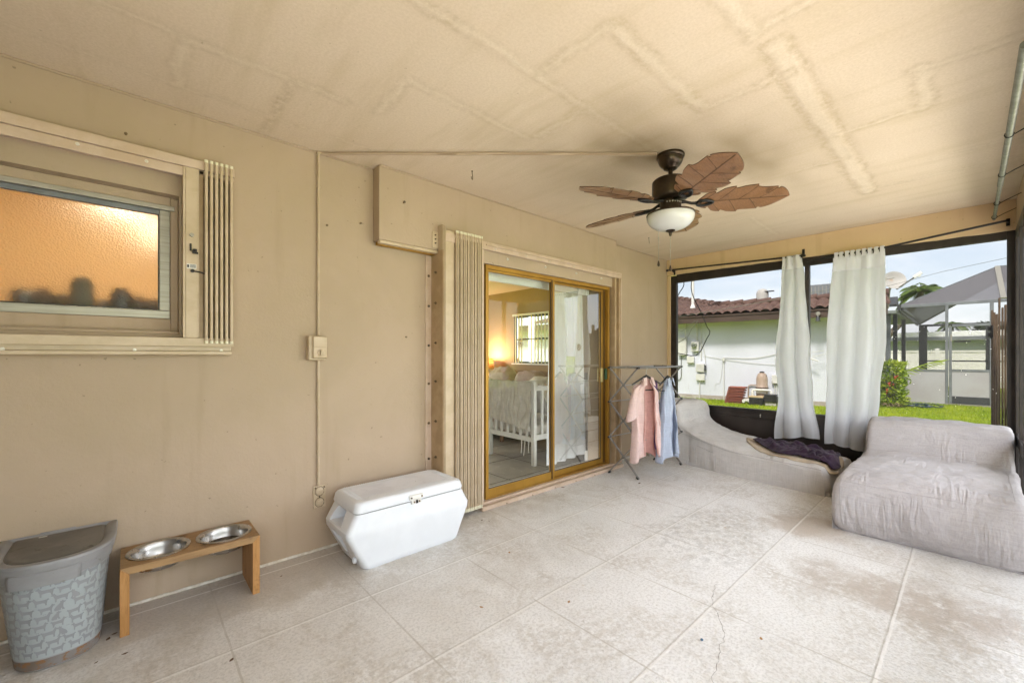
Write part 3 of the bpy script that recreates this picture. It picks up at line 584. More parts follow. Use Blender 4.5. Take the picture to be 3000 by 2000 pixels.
b = MB(); b.cyl((5.41,1.66,.545),(5.404,1.66,.545),.006,n=8); b.cyl((5.41,1.66,.525),(5.404,1.66,.525),.006,n=8); b.build('rail_screw', M['screw'], t)
b = MB()
rg = random.Random(5)
for k in range(46):   # dried specks stuck in the mesh
    y, z = rg.uniform(-.18,.52), rg.uniform(.66,1.5); r = rg.uniform(.0012,.0030); c = V(5.4345,y,z)
    b.poly([c+V(0,r,0),c+V(0,.3*r,1.5*r),c+V(0,-r,.4*r),c+V(0,-.3*r,-1.2*r)])
b.build('screen_speck', M['white'], t, smooth=0)['kind'] = 'stuff'
h = MB()
prof = []
for k in range(40):
    y = lerp(2.80, -.34, k/39); prof.append((5.395, y, lerp(2.318, 2.268, k/39)+.006*nz(y*7)))
h.prism([(5.395,2.80,2.5245)]+prof+[(5.395,-.34,2.5245)], (.125,0,0)); h.box(5.395,5.46,2.7525,2.7995,0,2.30)
tag(h.build('header_beam', M['wall2'], smooth=0, bevel=.004), 'rough ochre stucco header beam above the far screens', 'beam')
# right hand screen wall, beside the camera
t = thing('screen_wall', 'dark screen wall along the right edge seen at a grazing angle', 'screen wall', (2.5, -.27, 0))
for x in (1.8,4.55,4.95,5.33):
    b = MB(); b.box(x,x+.05,-.30,-.235,.0,2.25); b.build('post', M['frame'], t, smooth=0, bevel=.003)
b = MB(); b.box(-.89,5.409,-.30,-.236,2.205,2.27); b.build('top_rail', M['frame'], t, smooth=0, bevel=.003)
b = MB(); b.box(4.60,5.409,-.30,-.237,.50,.60); b.build('sill_rail', M['frame'], t, smooth=0, bevel=.003)
b = MB(); b.poly([(4.60,-.27,.02),(5.33,-.27,.02),(5.33,-.27,.5),(4.6,-.27,.5)]); b.build('low_dimmer_mesh', M['screenlow'], t, smooth=0)  # mesh added instead of a dark kick panel so light reaches the corner
b = MB(); b.box(-.89,4.549,-.29,-.25,.575,.60); b.build('low_rail', M['frame'], t, smooth=0); b = MB(); b.poly([(-.89,-.27,.02),(4.549,-.27,.02),(4.549,-.27,.575),(-.89,-.27,.575)]); b.build('low_dimmer_mesh', M['screenlow'], t, smooth=0)  # unseen low mesh added to damp the light on the near floor
b = MB(); b.poly([(4.6,-.28,.6),(5.4,-.28,.6),(5.4,-.28,2.205),(4.6,-.28,2.205)]); b.build('screen_mesh', M['screenlight'], t, smooth=0)
h = MB(); h.box(-2.4,5.394,-.34,-.24,2.27,2.5245); h.box(-2.4,-.9,-.34,-.24,0,2.2695); tag(h.build('header_beam', M['wall'], smooth=0, bevel=.004), 'beige stucco beam over the right hand screen wall with an added unseen wall section', 'beam')  # solid section behind the camera is added to darken the left end

# ------------------------------------------------------------------ curtain rods and curtains
def rod(name, label, pts, cat='rod'):
    t = thing(name, label, cat, pts[0]); b = MB(); b.tube(pts, .0095, 10); b.build('pole', M['blackmetal'], t); return t
t = rod('curtain_rod', 'black curtain rod from the left corner to the middle bracket', [(5.325,2.742,2.372),(5.325,1.20,2.300)])
b = MB(); b.lathe([(.0095,0),(.017,.006),(.017,.022),(.010,.03)], (5.325,2.742,2.372), 12, (0,1,0)); b.build('finial', M['blackmetal'], t)
b = MB(); b.beam((5.325,2.69,2.360),(5.394,2.69,2.345),.012,.02); b.box(5.387,5.394,2.68,2.70,2.31,2.37); b.build('bracket', M['blackmetal'], t)
b = MB(); b.box(5.385,5.394,1.222,1.246,2.30,2.385); b.beam((5.39,1.234,2.335),(5.318,1.234,2.282),.016,.014); b.beam((5.318,1.234,2.282),(5.318,1.234,2.315),.016,.010); b.build('bracket', M['blackmetal'], t, bevel=.002)
t = rod('curtain_rod', 'black bent curtain rod slanting up to the right corner', [(5.31,1.19,2.235),(5.31,.56,2.262),(5.31,-.185,2.338),(5.32,-.195,2.340),(5.394,-.197,2.340)])
b = MB(); b.box(5.386,5.394,-.208,-.186,2.31,2.37); b.build('bracket', M['blackmetal'], t)

def curtain(name, label, keys, x0, nf, amp, seed, tabs, ztop, sag):
    """keys: (z, y_right, y_left) silhouette rows from the top down"""
    def edge(z):
        for (za, ra, la), (zb, rb, lb) in zip(keys, keys[1:]):
            if z >= zb:
                t = (za-z)/(za-zb); t = t*t*(3-2*t); return lerp(ra, rb, t), lerp(la, lb, t)
        return keys[-1][1:]
    zb0 = keys[-1][0]; t0 = ztop
    def f(u, v):
        zbot = zb0 + sag(u); z = lerp(t0, zbot, v); r, l = edge(z)
        ph = u*nf*2*math.pi + seed + .9*nz(u*2.2, v*1.5, seed)*(.4+v)
        a = amp*(.35+.65*sstep(0,.35,v))*(.6+.8*(nz(u*3.1, seed, v*.7)+.4))
        fold = math.sin(ph); fold = math.copysign(abs(fold)**.75, fold)
        y = lerp(r, l, u) + .010*math.cos(ph)*sstep(.02,.3,v) + .006*nz(u*9, v*7, seed+4)
        x = x0 + a*fold + .012*nz(u*7, v*9, seed) + .03*sstep(.75,1,v)*nz(u*4, v*3, seed+2)
        return V(x, y, z)
    b = MB(); b.grid(f, 150, 90); o = b.build(name, M['curtain'], smooth=180)
    tag(o, label, 'curtain')
    b = MB()
    for i in range(tabs):
        u = (i+.5)/tabs; p = f(u, 0); w = (f(1,0).y-f(0,0).y)/tabs*.33; zt = ztop+.052
        b.box(x0-.022, x0-.020, p.y-w, p.y+w, p.z-.02, zt-.008); b.box(x0+.040, x0+.042, p.y-w, p.y+w, p.z-.02, zt-.008)
        b.grid(lambda uu, vv: V(x0+.010-.031*math.cos(uu*math.pi), lerp(p.y-w, p.y+w, vv), zt-.009+.014*math.sin(uu*math.pi)), 8, 1)
    if tabs: b.build('hanging_tab', M['curtain'], o, smooth=60)
    b = MB(); b.grid(lambda u, v: f(u, v*.075)-V(.004,0,0), 150, 8); b.build('heading', M['curtain'], o, smooth=180, solid=.003)
    return o
curtain('curtain', 'narrow bunched white curtain hanging from the middle bracket', [(2.318,1.236,1.412),(2.05,1.205,1.425),(1.14,1.150,1.488),(.8,1.13,1.46),(.34,1.070,1.497)], 5.315, 2.4, .024, 1.3, 0, 2.318, lambda u: .016*math.sin(u*5)-.03*u+.012)
curtain('curtain', 'wide white tab top curtain with long folds behind the loungers', [(2.225,.560,.957),(1.95,.558,.975),(1.40,.556,1.006),(.9,.60,1.005),(.32,.655,1.022)], 5.305, 3.2, .030, 4.1, 9, 2.225, lambda u: -.055*(1-sstep(.1,.5,u))+.012*math.sin(u*9))

# ------------------------------------------------------------------ lounge chairs
def inset(pts, d):
    n = len(pts); out = []
    for i in range(n):
        a, b, c = Vector(pts[i-1]), Vector(pts[i]), Vector(pts[(i+1) % n])
        t = (c-a); t.normalize(); nrm = Vector((-t.y, t.x)); out.append(b+nrm*d)
    return out
def cat_rom(P, n):
    out = []; m = len(P)
    for i in range(m):
        a, b, c, d = P[i-1], P[i], P[(i+1)%m], P[(i+2)%m]
        for k in range(n):
            t = k/n; out.append(Vector([.5*((2*b[j])+(-a[j]+c[j])*t+(2*a[j]-5*b[j]+4*c[j]-d[j])*t*t+(-a[j]+3*b[j]-3*c[j]+d[j])*t**3) for j in range(2)]))
    return out
def lounger(name, label, prof, width, fr, mat, seed, r=.042, plump=.03):
    """prof: closed CCW side outline (along, up); extruded across 'width' with pillowed sides"""
    P = cat_rom(prof, 14); m = MB(fr); rr = []; vs = []; xl, xh = min(p.x for p in P), max(p.x for p in P)
    ns = 72
    for j in range(ns+1):
        v = j/ns; d = 0; y = v*width; e = min(y, width-y)
        if e < r: d = r - math.sqrt(max(0, r*r-(r-e)**2))
        d *= .8; side = 0
        q = inset(P, d - plump*(math.sin(v*math.pi)**.6-.5)*.0)
        row = []
        for i, p in enumerate(q):
            eg = 1-min(1., e/.22)
            w = .014*nz(p.x*4+seed, y*5, p.y*4) + (.005+.006*eg)*nz(p.x*16+seed, y*7, p.y*5) + .005*nz(p.x*7, y*19+seed, p.y*9) + .003*nz(p.x*30, y*30, p.y*30)
            k = 1 if p.y > .02 else .15
            ux = min(1., max(0., (p.x-xl)/(xh-xl))); bu = (.060*math.sin(min(1., max(0., p.y/.36))*math.pi)**.8*(.35+.65*math.sin(ux*math.pi)) - .022*(1-sstep(0,.05,p.y)))*(2*v-1)**3
            row.append(V(p.x + w*k*.7, y + bu + .006*nz(p.x*6, p.y*6, seed), max(.0, p.y + w*k + (.026*math.sin(v*math.pi)*sstep(.18,.3,p.y)))))
        rr.append(row)
    # pillowed end caps
    def cap(row, sgn):
        c = sum((p for p in row), V(0,0,0))/len(row); L = [row]
        for s_, o_ in ((.94,.012),(.85,.022),(.7,.032)):
            L.append([V(lerp(c.x,p.x,s_) if False else p.x+(c.x-p.x)*(1-s_)*.0, p.y, p.z) for p in row])
        return L
    m.rings(rr, True, False, False)
    for row in (rr[0], rr[-1]):
        bx = [p.x for p, q in zip(row, P) if q.y < .012]; lo_, hi_ = min(bx), max(bx)
        tp = [m.v(p) for p in row]; bt = [m.v(V(min(max(p.x,lo_),hi_), p.y, 0)) for p in row]
        for i in range(len(row)):
            k = (i+1) % len(row)
            if row[i].z > .004 or row[k].z > .004: m._f([tp[i], tp[k], bt[k], bt[i]])
    o = m.build(name, mat, smooth=50)
    return tag(o, label, 'lounger')
LP2 = [(.03,.0),(.5,.0),(1.0,.0),(1.58,.0),(1.62,.06),(1.625,.32),(1.60,.58),(1.53,.645),(1.36,.645),(1.27,.60),(1.19,.44),(1.10,.375),(.98,.372),(.7,.395),(.35,.392),(.10,.380),(.02,.365),(-.025,.338),(-.055,.29),(-.080,.22),(-.078,.13),(-.045,.05),(-.015,.01)]
l2 = lounger('lounge_chair', 'big lilac grey fabric lounge chair filling the right corner', LP2, .87, frame((3.735,-.215,0.0),(1,0,0)), M['lounge2'], 3.)
LP1 = [(.0,.0),(.6,.0),(1.2,.0),(1.80,.0),(1.84,.06),(1.845,.34),(1.83,.60),(1.77,.665),(1.60,.67),(1.475,.66),(1.42,.58),(1.40,.47),(1.30,.40),(1.10,.335),(.8,.29),(.5,.255),(.10,.250),(.03,.244),(.005,.225),(-.02,.16),(-.03,.09),(-.008,.02)]
# along = +Y from Y .87 to 2.7 ; across = -X from 5.36 to 4.6
l1 = lounger('lounge_chair', 'long low beige grey lounge chair along the far screens', LP1, .655, Matrix(((.1236,-.9923,0,5.165),(.9923,.1236,0,.79),(0,0,1,0),(0,0,0,1))), M['lounge'], 9.)
def seam(o, pts, name='seam', r=.0028):
    b = MB(); b.tube(pts, r, 6); return b.build(name, M['seam'], o)
M['seam'] = MAT('grey_piping', (.34,.32,.31), .8)
dg = None
def bvh(o):
    bpy.context.view_layer.update()
    me = o.data; T = o.location
    return BVHTree.FromPolygons([v.co+T for v in me.vertices], [p.vertices for p in me.polygons])
B1, B2 = bvh(l1), bvh(l2)
def drop(B, x, y, z=2.): 
    h = B.ray_cast(V(x,y,z), V(0,0,-1)); return h[0].z if h[0] is not None else 0.
def side(B, p, d):
    h = B.ray_cast(Vector(p), Vector(d)); return h[0] if h[0] is not None else Vector(p)
# piping along the front edges; the right lounger's top line is only added
ys = [lerp(.90, 2.30, k/40) for k in range(41)]
def z_at(y): return lerp(.225,.245,(y-.9)/.8) if y < 1.7 else lerp(.245,.345,(y-1.7)/.6)
seam(l1, [side(B1,(4.0,y,z_at(y)),(1,0,0))-V(.002,0,0) for y in ys], r=.0022)
seam(l1, [side(B1,(4.0,2.305+.012*k/10,lerp(.345,.60,k/10)),(1,0,0))-V(.002,0,0) for k in range(11)])
for a_, b_ in (((2.08,.03),(2.075,.205)),((2.065,.235),(1.86,.195)),((1.84,.18),(1.835,.03))):
    seam(l1, [side(B1,(4.0,lerp(a_[0],b_[0],q/6),lerp(a_[1],b_[1],q/6)),(1,0,0))-V(.001,0,0) for q in range(7)], 'pocket_seam', .0015)
seam(l2, [side(B2,(2.5,lerp(.61,.63,k/8),lerp(.04,.31,k/8)),(1,0,0))-V(.002,0,0) for k in range(9)], r=.002)
seam(l2, [side(B2,(2.5,y,.350),(1,0,0))-V(.0005,0,0) for y in [lerp(-.17,.63,k/40) for k in range(41)]], r=.0009)  # added edge line, no real seam; draws the edge that shading leaves faint
seam(l2, [V(3.735+1.135, y, drop(B2,3.735+1.135,y)+.0005) for y in [lerp(-.19,.63,k/30) for k in range(31)]], r=.002)
seam(l2, [V(x, -.165-.004*nz(x*7), drop(B2,x,-.165)) for x in [lerp(3.80,4.8,k/30) for k in range(31)]], r=.0014)

# cloths thrown on the left lounger
def throw(name, label, outline, mat, seed, lift, amp, cat, base=None):
    P = cat_rom(outline, 10); n = len(P); c = sum(P, Vector((0,0)))/n; b = MB(); rr = []
    N = 26
    for j in range(N+1):
        s_ = 1-j/N*.995; row = []
        for i, p in enumerate(P):
            q = c+(p-c)*s_; q = q + Vector((.02*nz(q.x*6, q.y*6, seed), .02*nz(q.x*6, q.y*6, seed+5)))*(1 if j else 1.3)
            g = .5+.5*nz(q.x*6+q.y*5, q.y*6-q.x*4, seed); w = abs(nz(q.x*11+q.y*17, q.y*9-q.x*7, seed+2))
            zz = max(.19, drop(B1, q.x, q.y)) + lift + amp*(.5*g+.9*w)*(.25+.75*min(1,(1-s_)*5))
            row.append(V(q.x, q.y, zz))
        rr.append(row)
    b.rings(rr, True, False, True); o = b.build(name, mat, smooth=180, solid=.003); return tag(o, label, cat)
throw('towel', 'soiled beige towel spread under the dark purple cloth', [(4.99,1.67),(5.10,1.52),(5.26,1.35),(5.22,1.0),(5.08,.85),(4.72,.80),(4.555,.82),(4.555,1.0),(4.59,1.28),(4.72,1.52)], M['beigecl'], 2., .004, .012, 'towel')
throw('cloth', 'crumpled dark purple cloth lying on the left lounge chair', [(4.93,1.58),(5.05,1.45),(5.22,1.33),(5.24,1.15),(5.12,.95),(5.0,.85),(4.72,.815),(4.60,.84),(4.62,.98),(4.64,1.25),(4.78,1.44)], M['purple'], 6., .024, .085, 'cloth')

# ------------------------------------------------------------------ white cooler
t = thing('cooler', 'large white hard plastic cooler with tapered ends against the wall', 'cooler', (1.305, 2.515, 0))
def rrect(x0, x1, y0, y1, z, r, n=6):
    out = []
    for cx, cy, a0 in ((x1-r,y1-r,0),(x0+r,y1-r,90),(x0+r,y0+r,180),(x1-r,y0+r,270)):
        for k in range(n+1):
            a = R(a0+90*k/n); out.append(V(cx+r*math.cos(a), cy+r*math.sin(a), z))
    return out
yf, yb = 2.335, 2.70
lv = [(0.0,.995,1.622,.012),(.012,.981,1.636,.004),(.03,.975,1.642,0),(.190,.893,1.716,0),(.200,.887,1.722,-.002),(.236,.884,1.725,-.003),(.246,.889,1.720,0),(.330,.936,1.672,0)]
m = MB(); m.rings([rrect(a, b_, yf+e, yb-e, z, .035) for z, a, b_, e in lv])
body = m.build('body', M['whitepl'], t)
ca = MB(); ca.hexa([(.80,2.425,.246),(.99,2.450,.246),(1.01,2.60,.246),(.80,2.63,.246),(.80,2.425,.326),(1.02,2.50,.326),(1.02,2.56,.326),(.80,2.63,.326)])
cb = MB(); cb.hexa([(.80,2.49,.03),(1.0,2.515,.05),(1.0,2.55,.05),(.80,2.58,.03),(.80,2.425,.195),(.985,2.450,.195),(1.0,2.60,.195),(.80,2.63,.195)])
cut(body, ca, cb)
m = MB(); m.rings([rrect(a, b_, yf+e, yb-e, z, .04) for z, a, b_, e in [(.333,.935,1.673,.004),(.337,.930,1.678,-.001),(.345,.929,1.680,-.002),(.380,.938,1.668,0),(.391,.946,1.660,.006),(.396,.955,1.650,.015),(.397,.970,1.636,.03)]])
lid = m.build('lid', M['whitepl'], t)
m = MB(); m.rings([rrect(.938,1.670,yf+.005,yb-.005,z,.035) for z in (.3302,.3330)]); m.build('lid_gap_band', M['dkgrey'], t)  # dark band painted in for the shaded gap under the lid
m = MB(); m.rings([rrect(1.010,1.592,yf+.075,yb-.065,.3973+e,.02) for e in (0,.0009)]); m.build('lid_pad', M['whitetop'], lid)
m = MB()
for k in range(44):
    x = lerp(1.0,1.60,k/43)
    for y in (2.378,2.402,2.652,2.676): m.box(x-.004,x+.004,y-.008,y+.008,.3965,.3986)
for k in range(14):
    y = lerp(2.42,2.63,k/13)
    for x in (.976,.997,1.608,1.626): m.box(x-.008,x+.008,y-.005,y+.005,.3965,.3986)
m.build('lid_tread', M['whitepl'], lid, smooth=0)
m = MB(); m.box(1.262,1.358,2.319,2.336,.345,.373); m.box(1.276,1.344,2.318,2.334,.318,.344); la = m.build('latch', M['white'], t, bevel=.004)
for x, z in ((1.274,.359),(1.346,.359),(1.293,.331),(1.328,.331)):
    m = MB(); m.cyl((x,2.320,z),(x,2.315,z),.0055,n=10); m.build('latch_rivet', M['bolt'], la)
m = MB(); m.box(1.304,1.317,2.312,2.319,.322,.342); m.build('latch_catch', M['blackmetal'], la, bevel=.001)
m = MB(); m.lathe([(.018,0),(.018,.012),(.013,.016),(.006,.018)], (.958,2.40,.055), 14, (-1,0,0)); m.build('drain_plug', M['whitepl'], t)

# ------------------------------------------------------------------ pet food bin
t = thing('pet_food_bin', 'grey lidded pet food bin printed with dog silhouettes', 'bin', (-.23, 2.64, 0))
def binring(z, e=0.):
    k = z/.44; w = lerp(.122,.164,k)+e; cx = lerp(-.2225,-.232,k); yfz = lerp(2.452,2.409,k)-e; ybk = lerp(2.712,2.788,k)+e*.6; ym = lerp(2.585,2.62,k)
    out = [V(cx+w, ybk, z)]
    N = 40
    for i in range(N+1):
        a = math.pi*i/N; c_, s_ = math.cos(a), math.sin(a); ex = 2/2.5
        sk = .028*math.cos(a)*k
        out.append(V(cx+w*math.copysign(abs(c_)**ex, c_), ym-(ym-yfz)*abs(s_)**ex + sk*.0, z))
    out.append(V(cx-w, ybk, z)); return out
m = MB(); m.rings([binring(z, e) for z, e in ((0,-.012),(.004,-.004),(.012,0),(.10,0),(.2,0),(.30,0),(.372,0))]); bd = m.build('body', MAT('smoky_clear_plastic', (.30,.29,.29), .28, c2=(.36,.35,.35), ns=3), t)
m = MB(); m.rings([binring(z, .0012) for z in (.010,.028,.047)], True, False, False); m.build('kibble', MAT('kibble_seen_through_plastic', (.17,.13,.10), .5, c2=(.22,.205,.195), ns=5, c3=(.24,.125,.055), s3=42, l3=.5, h3=.6), bd)
# printed sleeve: pale ground with grey dog silhouettes as faces of the same mesh
DOG = [(-.50,.18),(-.44,.30),(-.36,.24),(-.22,.22),(.05,.23),(.22,.25),(.30,.38),(.36,.50),(.41,.42),(.52,.36),(.53,.29),(.42,.26),(.37,.12),(.33,-.02),(.33,-.30),(.24,-.30),(.235,-.10),(.18,-.06),(-.10,-.04),(-.22,-.08),(-.24,-.20),(-.26,-.30),(-.35,-.30),(-.335,-.16),(-.37,0.),(-.40,.14)]
SIT = [(-.30,-.30),(-.34,-.16),(-.26,.02),(-.10,.20),(.02,.34),(.0,.46),(.08,.44),(.16,.52),(.19,.43),(.32,.38),(.31,.31),(.20,.28),(.17,.10),(.18,-.12),(.26,-.27),(.26,-.30),(.12,-.30),(.08,-.14),(.02,-.22),(.04,-.30)]
BONE = [(-.16,.0),(-.20,.07),(-.13,.08),(-.10,.03),(.10,.03),(.13,.08),(.20,.07),(.16,0),(.20,-.07),(.13,-.08),(.10,-.03),(-.10,-.03),(-.13,-.08),(-.20,-.07)]
zs = [.052+.0307*k for k in range(11)]
m = MB(); m.rings([binring(z, .0016) for z in zs], True, False, False)
L0 = binring(.2, .0028); cum = [0]
for a, b_ in zip(L0, L0[1:]): cum.append(cum[-1]+(b_-a).length)
def onbin(s_, z):
    L = binring(z, .0030); s_ = max(0, min(cum[-1]-1e-4, s_))
    for i in range(len(cum)-1):
        if s_ <= cum[i+1]:
            q = (s_-cum[i])/(cum[i+1]-cum[i]); return L[i].lerp(L[i+1], q)
m.mi = 1; rg = random.Random(11); row = 0; z = .073
while z < .352:
    s_ = .02 + (.03 if row % 2 else 0)
    while s_ < cum[-1]-.03:
        sh = rg.choice([DOG, DOG, DOG, SIT]); sc_ = rg.uniform(.040,.050); fl = rg.choice([-1,1]); zo = rg.uniform(-.003,.003)
        m.poly([onbin(s_+fl*x*sc_, min(.366, max(.053, z+zo+y*sc_))) for x, y in sh])
        if rg.random() < .4: m.poly([onbin(s_+.031+x*.022, min(.366, z+.018+y*.022)) for x, y in BONE])
        s_ += rg.uniform(.044,.054) if sh is DOG else .036
    z += .0345; row += 1
m.build('printed_sleeve', [MAT('pale_blue_grey_print', (.34,.375,.385), .35, c2=(.37,.405,.412), ns=3), MAT('grey_dog_print', (.27,.28,.29), .35)], bd, smooth=60)
m = MB(); m.rings([binring(z, e) for z, e in ((.368,.004),(.3685,.010),(.40,.012),(.401,.016),(.432,.020),(.440,.016),(.442,.008),(.4421,-.006),(.436,-.016),(.432,-.02))], True, False, False)
rim = m.build('lid_rim', MAT('grey_lid_plastic', (.265,.265,.27), .38, c2=(.22,.22,.222), ns=4, c3=(.17,.155,.13), s3=30, l3=.64, h3=.74), t, bevel=.001)
m = MB(); m.rings([binring(.432, -.019), binring(.4325, -.024), binring(.4375,-.030), binring(.4385,-.036)], True, False, True)
m.build('lid_panel', MAT('dusty_dark_lid', (.125,.118,.11), .5, c2=(.18,.168,.15), ns=6, c3=(.085,.075,.065), s3=22, l3=.6, h3=.72), rim)
m = MB(); m.box(-.30,-.275,2.745,2.753,.4387,.4395); m.build('worn_sticker', M['white'], rim, smooth=0)
m = MB()
rr = []
for z, e in ((.352,.0125),(.353,.017),(.405,.0185),(.406,.0145)):
    L = binring(.40, e); rr.append([V(p.x,p.y,z) for p in L[16:30]])
m.rings(rr, False, False, False); m.build('latch_tab', M_l if False else rim.data.materials[0], rim, solid=.003)
m = MB(); m.box(-.30,-.19,2.790,2.7985,.425,.445); m.build('hinge', rim.data.materials[0], rim, bevel=.002)

# ------------------------------------------------------------------ raised pet feeder
t = thing('feeder_stand', 'low oak stand with two round cut-outs for bowls by the wall', 'stand', (.23, 2.65, 0))
m = MB(); m.prism([(-.038,2.51,.30),(.496,2.50,.30),(.464,2.50,.268),(-.006,2.51,.268)], (0,.275,0)); top = m.build('top_board', M['wood'], t, smooth=0, bevel=.002)
cut(top, MB().cyl((.100,2.650,.2),(.100,2.650,.4),.106,n=48), MB().cyl((.362,2.642,.2),(.362,2.642,.4),.106,n=48))
m = MB(); m.prism([(-.038,2.51,.0),(-.006,2.51,.0),(-.006,2.51,.2675),(-.038,2.51,.2995)], (0,.275,0)); m.build('leg', M['woodv'], t, smooth=0, bevel=.002)
m = MB(); m.prism([(.464,2.50,.0),(.496,2.50,.0),(.496,2.50,.2995),(.464,2.50,.2675)], (0,.275,0)); m.build('leg', M['woodv'], t, smooth=0, bevel=.002)
def bowl(x, y, label):
    m = MB(); pr_ = [(.1215,.3015),(.1215,.3045),(.118,.3065),(.108,.305),(.103,.300),(.098,.275),(.090,.245),(.080,.231),(.070,.228),(.0,.227)]
    pr_o = [(.0,.2235),(.072,.2245),(.083,.228),(.093,.243),(.101,.275),(.1045,.2985)]
    m.lathe(pr_o+[(.1045,.3005)]+pr_, (x,y,0), 48, cap0=False, cap1=False); return tag(m.build('bowl', M['steel'], smooth=40), label, 'bowl')
bowl(.100, 2.650, 'empty stainless steel bowl in the left cut-out of the oak stand')
b2 = bowl(.362, 2.642, 'stainless steel bowl holding dark water in the right cut-out')
m = MB(); m.lathe([(.0925,.252),(.0,.2521)], (.362,2.642,0), 40, cap0=False, cap1=False); m.build('water', MAT('dark_water', (.035,.027,.018), .04, spec=.7), b2)

# ------------------------------------------------------------------ ceiling fan
FX, FY = 2.57, 1.31
t = thing('ceiling_fan', 'bronze ceiling fan with five carved leaf blades and a white bowl light', 'ceiling fan', (FX, FY, 2.525))
c = V(FX,FY,0)
m = MB(); m.lathe([(.0,2.5235),(.084,2.5235),(.087,2.516),(.085,2.506),(.079,2.500),(.077,2.488),(.070,2.468),(.058,2.452),(.046,2.442),(.042,2.434),(.030,2.428),(.024,2.427),(0.,2.431)], c, 40, cap0=False, cap1=False); m.build('canopy', M['oldbronze'], t)
m = MB(); m.cyl((FX,FY,2.44),(FX,FY,2.36),.0135,n=16); m.build('downrod', M['oldbronze'], t)
m = MB(); m.lathe([(0.,2.372),(.035,2.372),(.045,2.366),(.102,2.362),(.112,2.352),(.113,2.348),(.113,2.26),(.108,2.246),(.098,2.238),(.06,2.232),(0.,2.232)], c, 44, cap0=False, cap1=False); m.build('motor_housing', M['oldbronze'], t)
m = MB(); m.lathe([(0.,2.2315),(.062,2.2315),(.066,2.222),(.066,2.165),(.060,2.158),(.0,2.158)], c, 32, cap0=False, cap1=False); sw = m.build('switch_housing', M['oldbronze'], t)
for k in range(7):
    a = R(190+k*14); m = MB(); p = c+V(.066*math.cos(a),.066*math.sin(a),2.207); m.cyl(p, p+V(math.cos(a),math.sin(a),0)*.004,.005,n=8); m.build('rivet', M['alu'], sw)
m = MB(); m.lathe([(0.,2.1575),(.11,2.157),(.146,2.146),(.149,2.139),(.146,2.134),(.142,2.136),(0.,2.14)], c, 48, cap0=False, cap1=False); m.build('light_rim', M['oldbronze'], t)
m = MB(); m.lathe([(.143,2.135),(.146,2.126),(.143,2.108),(.134,2.090),(.118,2.073),(.095,2.057),(.066,2.046),(.033,2.040),(0.,2.038)], c, 48, cap0=False, cap1=False); m.build('light_bowl', M['bowlglass'], t, smooth=80)
m = MB(); m.lathe([(.0,2.041),(.028,2.040),(.030,2.035),(.020,2.029),(.010,2.024),(.009,2.010),(.006,2.003),(0.,2.001)], c, 24, cap0=False, cap1=False); m.build('finial', M['oldbronze'], t)
for dx, dy, z0, z1 in ((-.044,.058,2.165,1.845),(.0,.0,2.004,1.812)):
    m = MB(); m.tube([(FX+dx,FY+dy,z0),(FX+dx,FY+dy,z1)], .0013, 5); ch = m.build('pull_chain', M['alu'], t)
    m = MB(); m.lathe([(.0,.040),(.004,.036),(.007,.022),(.0085,.012),(.007,.004),(0.,0.)], (FX+dx,FY+dy,z1-.036), 12, cap0=False, cap1=False); m.build('chain_fob', M['oldbronze'], ch)
    m = MB(); m.lathe([(.0,.012),(.0028,.008),(.0028,.004),(0.,0.)], (FX+dx,FY+dy,lerp(z0,z1,.55)), 8, cap0=False, cap1=False); m.build('chain_bead', M['alu'], ch)
def half(side, ph):
    n = [.25,.355,.475,.59] if ph else [.225,.315,.42,.535]
    w = [.082,.116,.118,.088] if ph else [.066,.108,.121,.104]
    out = [(.165,.020)]
    prev = .165
    for i, (x, y) in enumerate(zip(n, w)):
        for k in range(1, 6):
            q = k/5; out.append((lerp(prev, x, q), lerp(out[-1][1] if k == 1 else y0_, y, math.sin(q*math.pi/2)) if k > 1 else lerp(y0 if i else .02, y, .35)))
            if k == 1: y0_ = out[-1][1]
        out.append((x+.006, y-.017)); y0 = y-.020; prev = x+.002
    xe = out[-1][0]; ye = out[-1][1]
    for k in range(1, 9):
        q = k/8; out.append((lerp(xe, .685, q), lerp(ye+.012, 0, q**1.9)))
    return [(x, y*side*SCW) for x, y in out], n, [q*SCW for q in w]
SCW = 1.17
UP, un, uw = half(1, 0); DN, dn, dw = half(-1, 1)
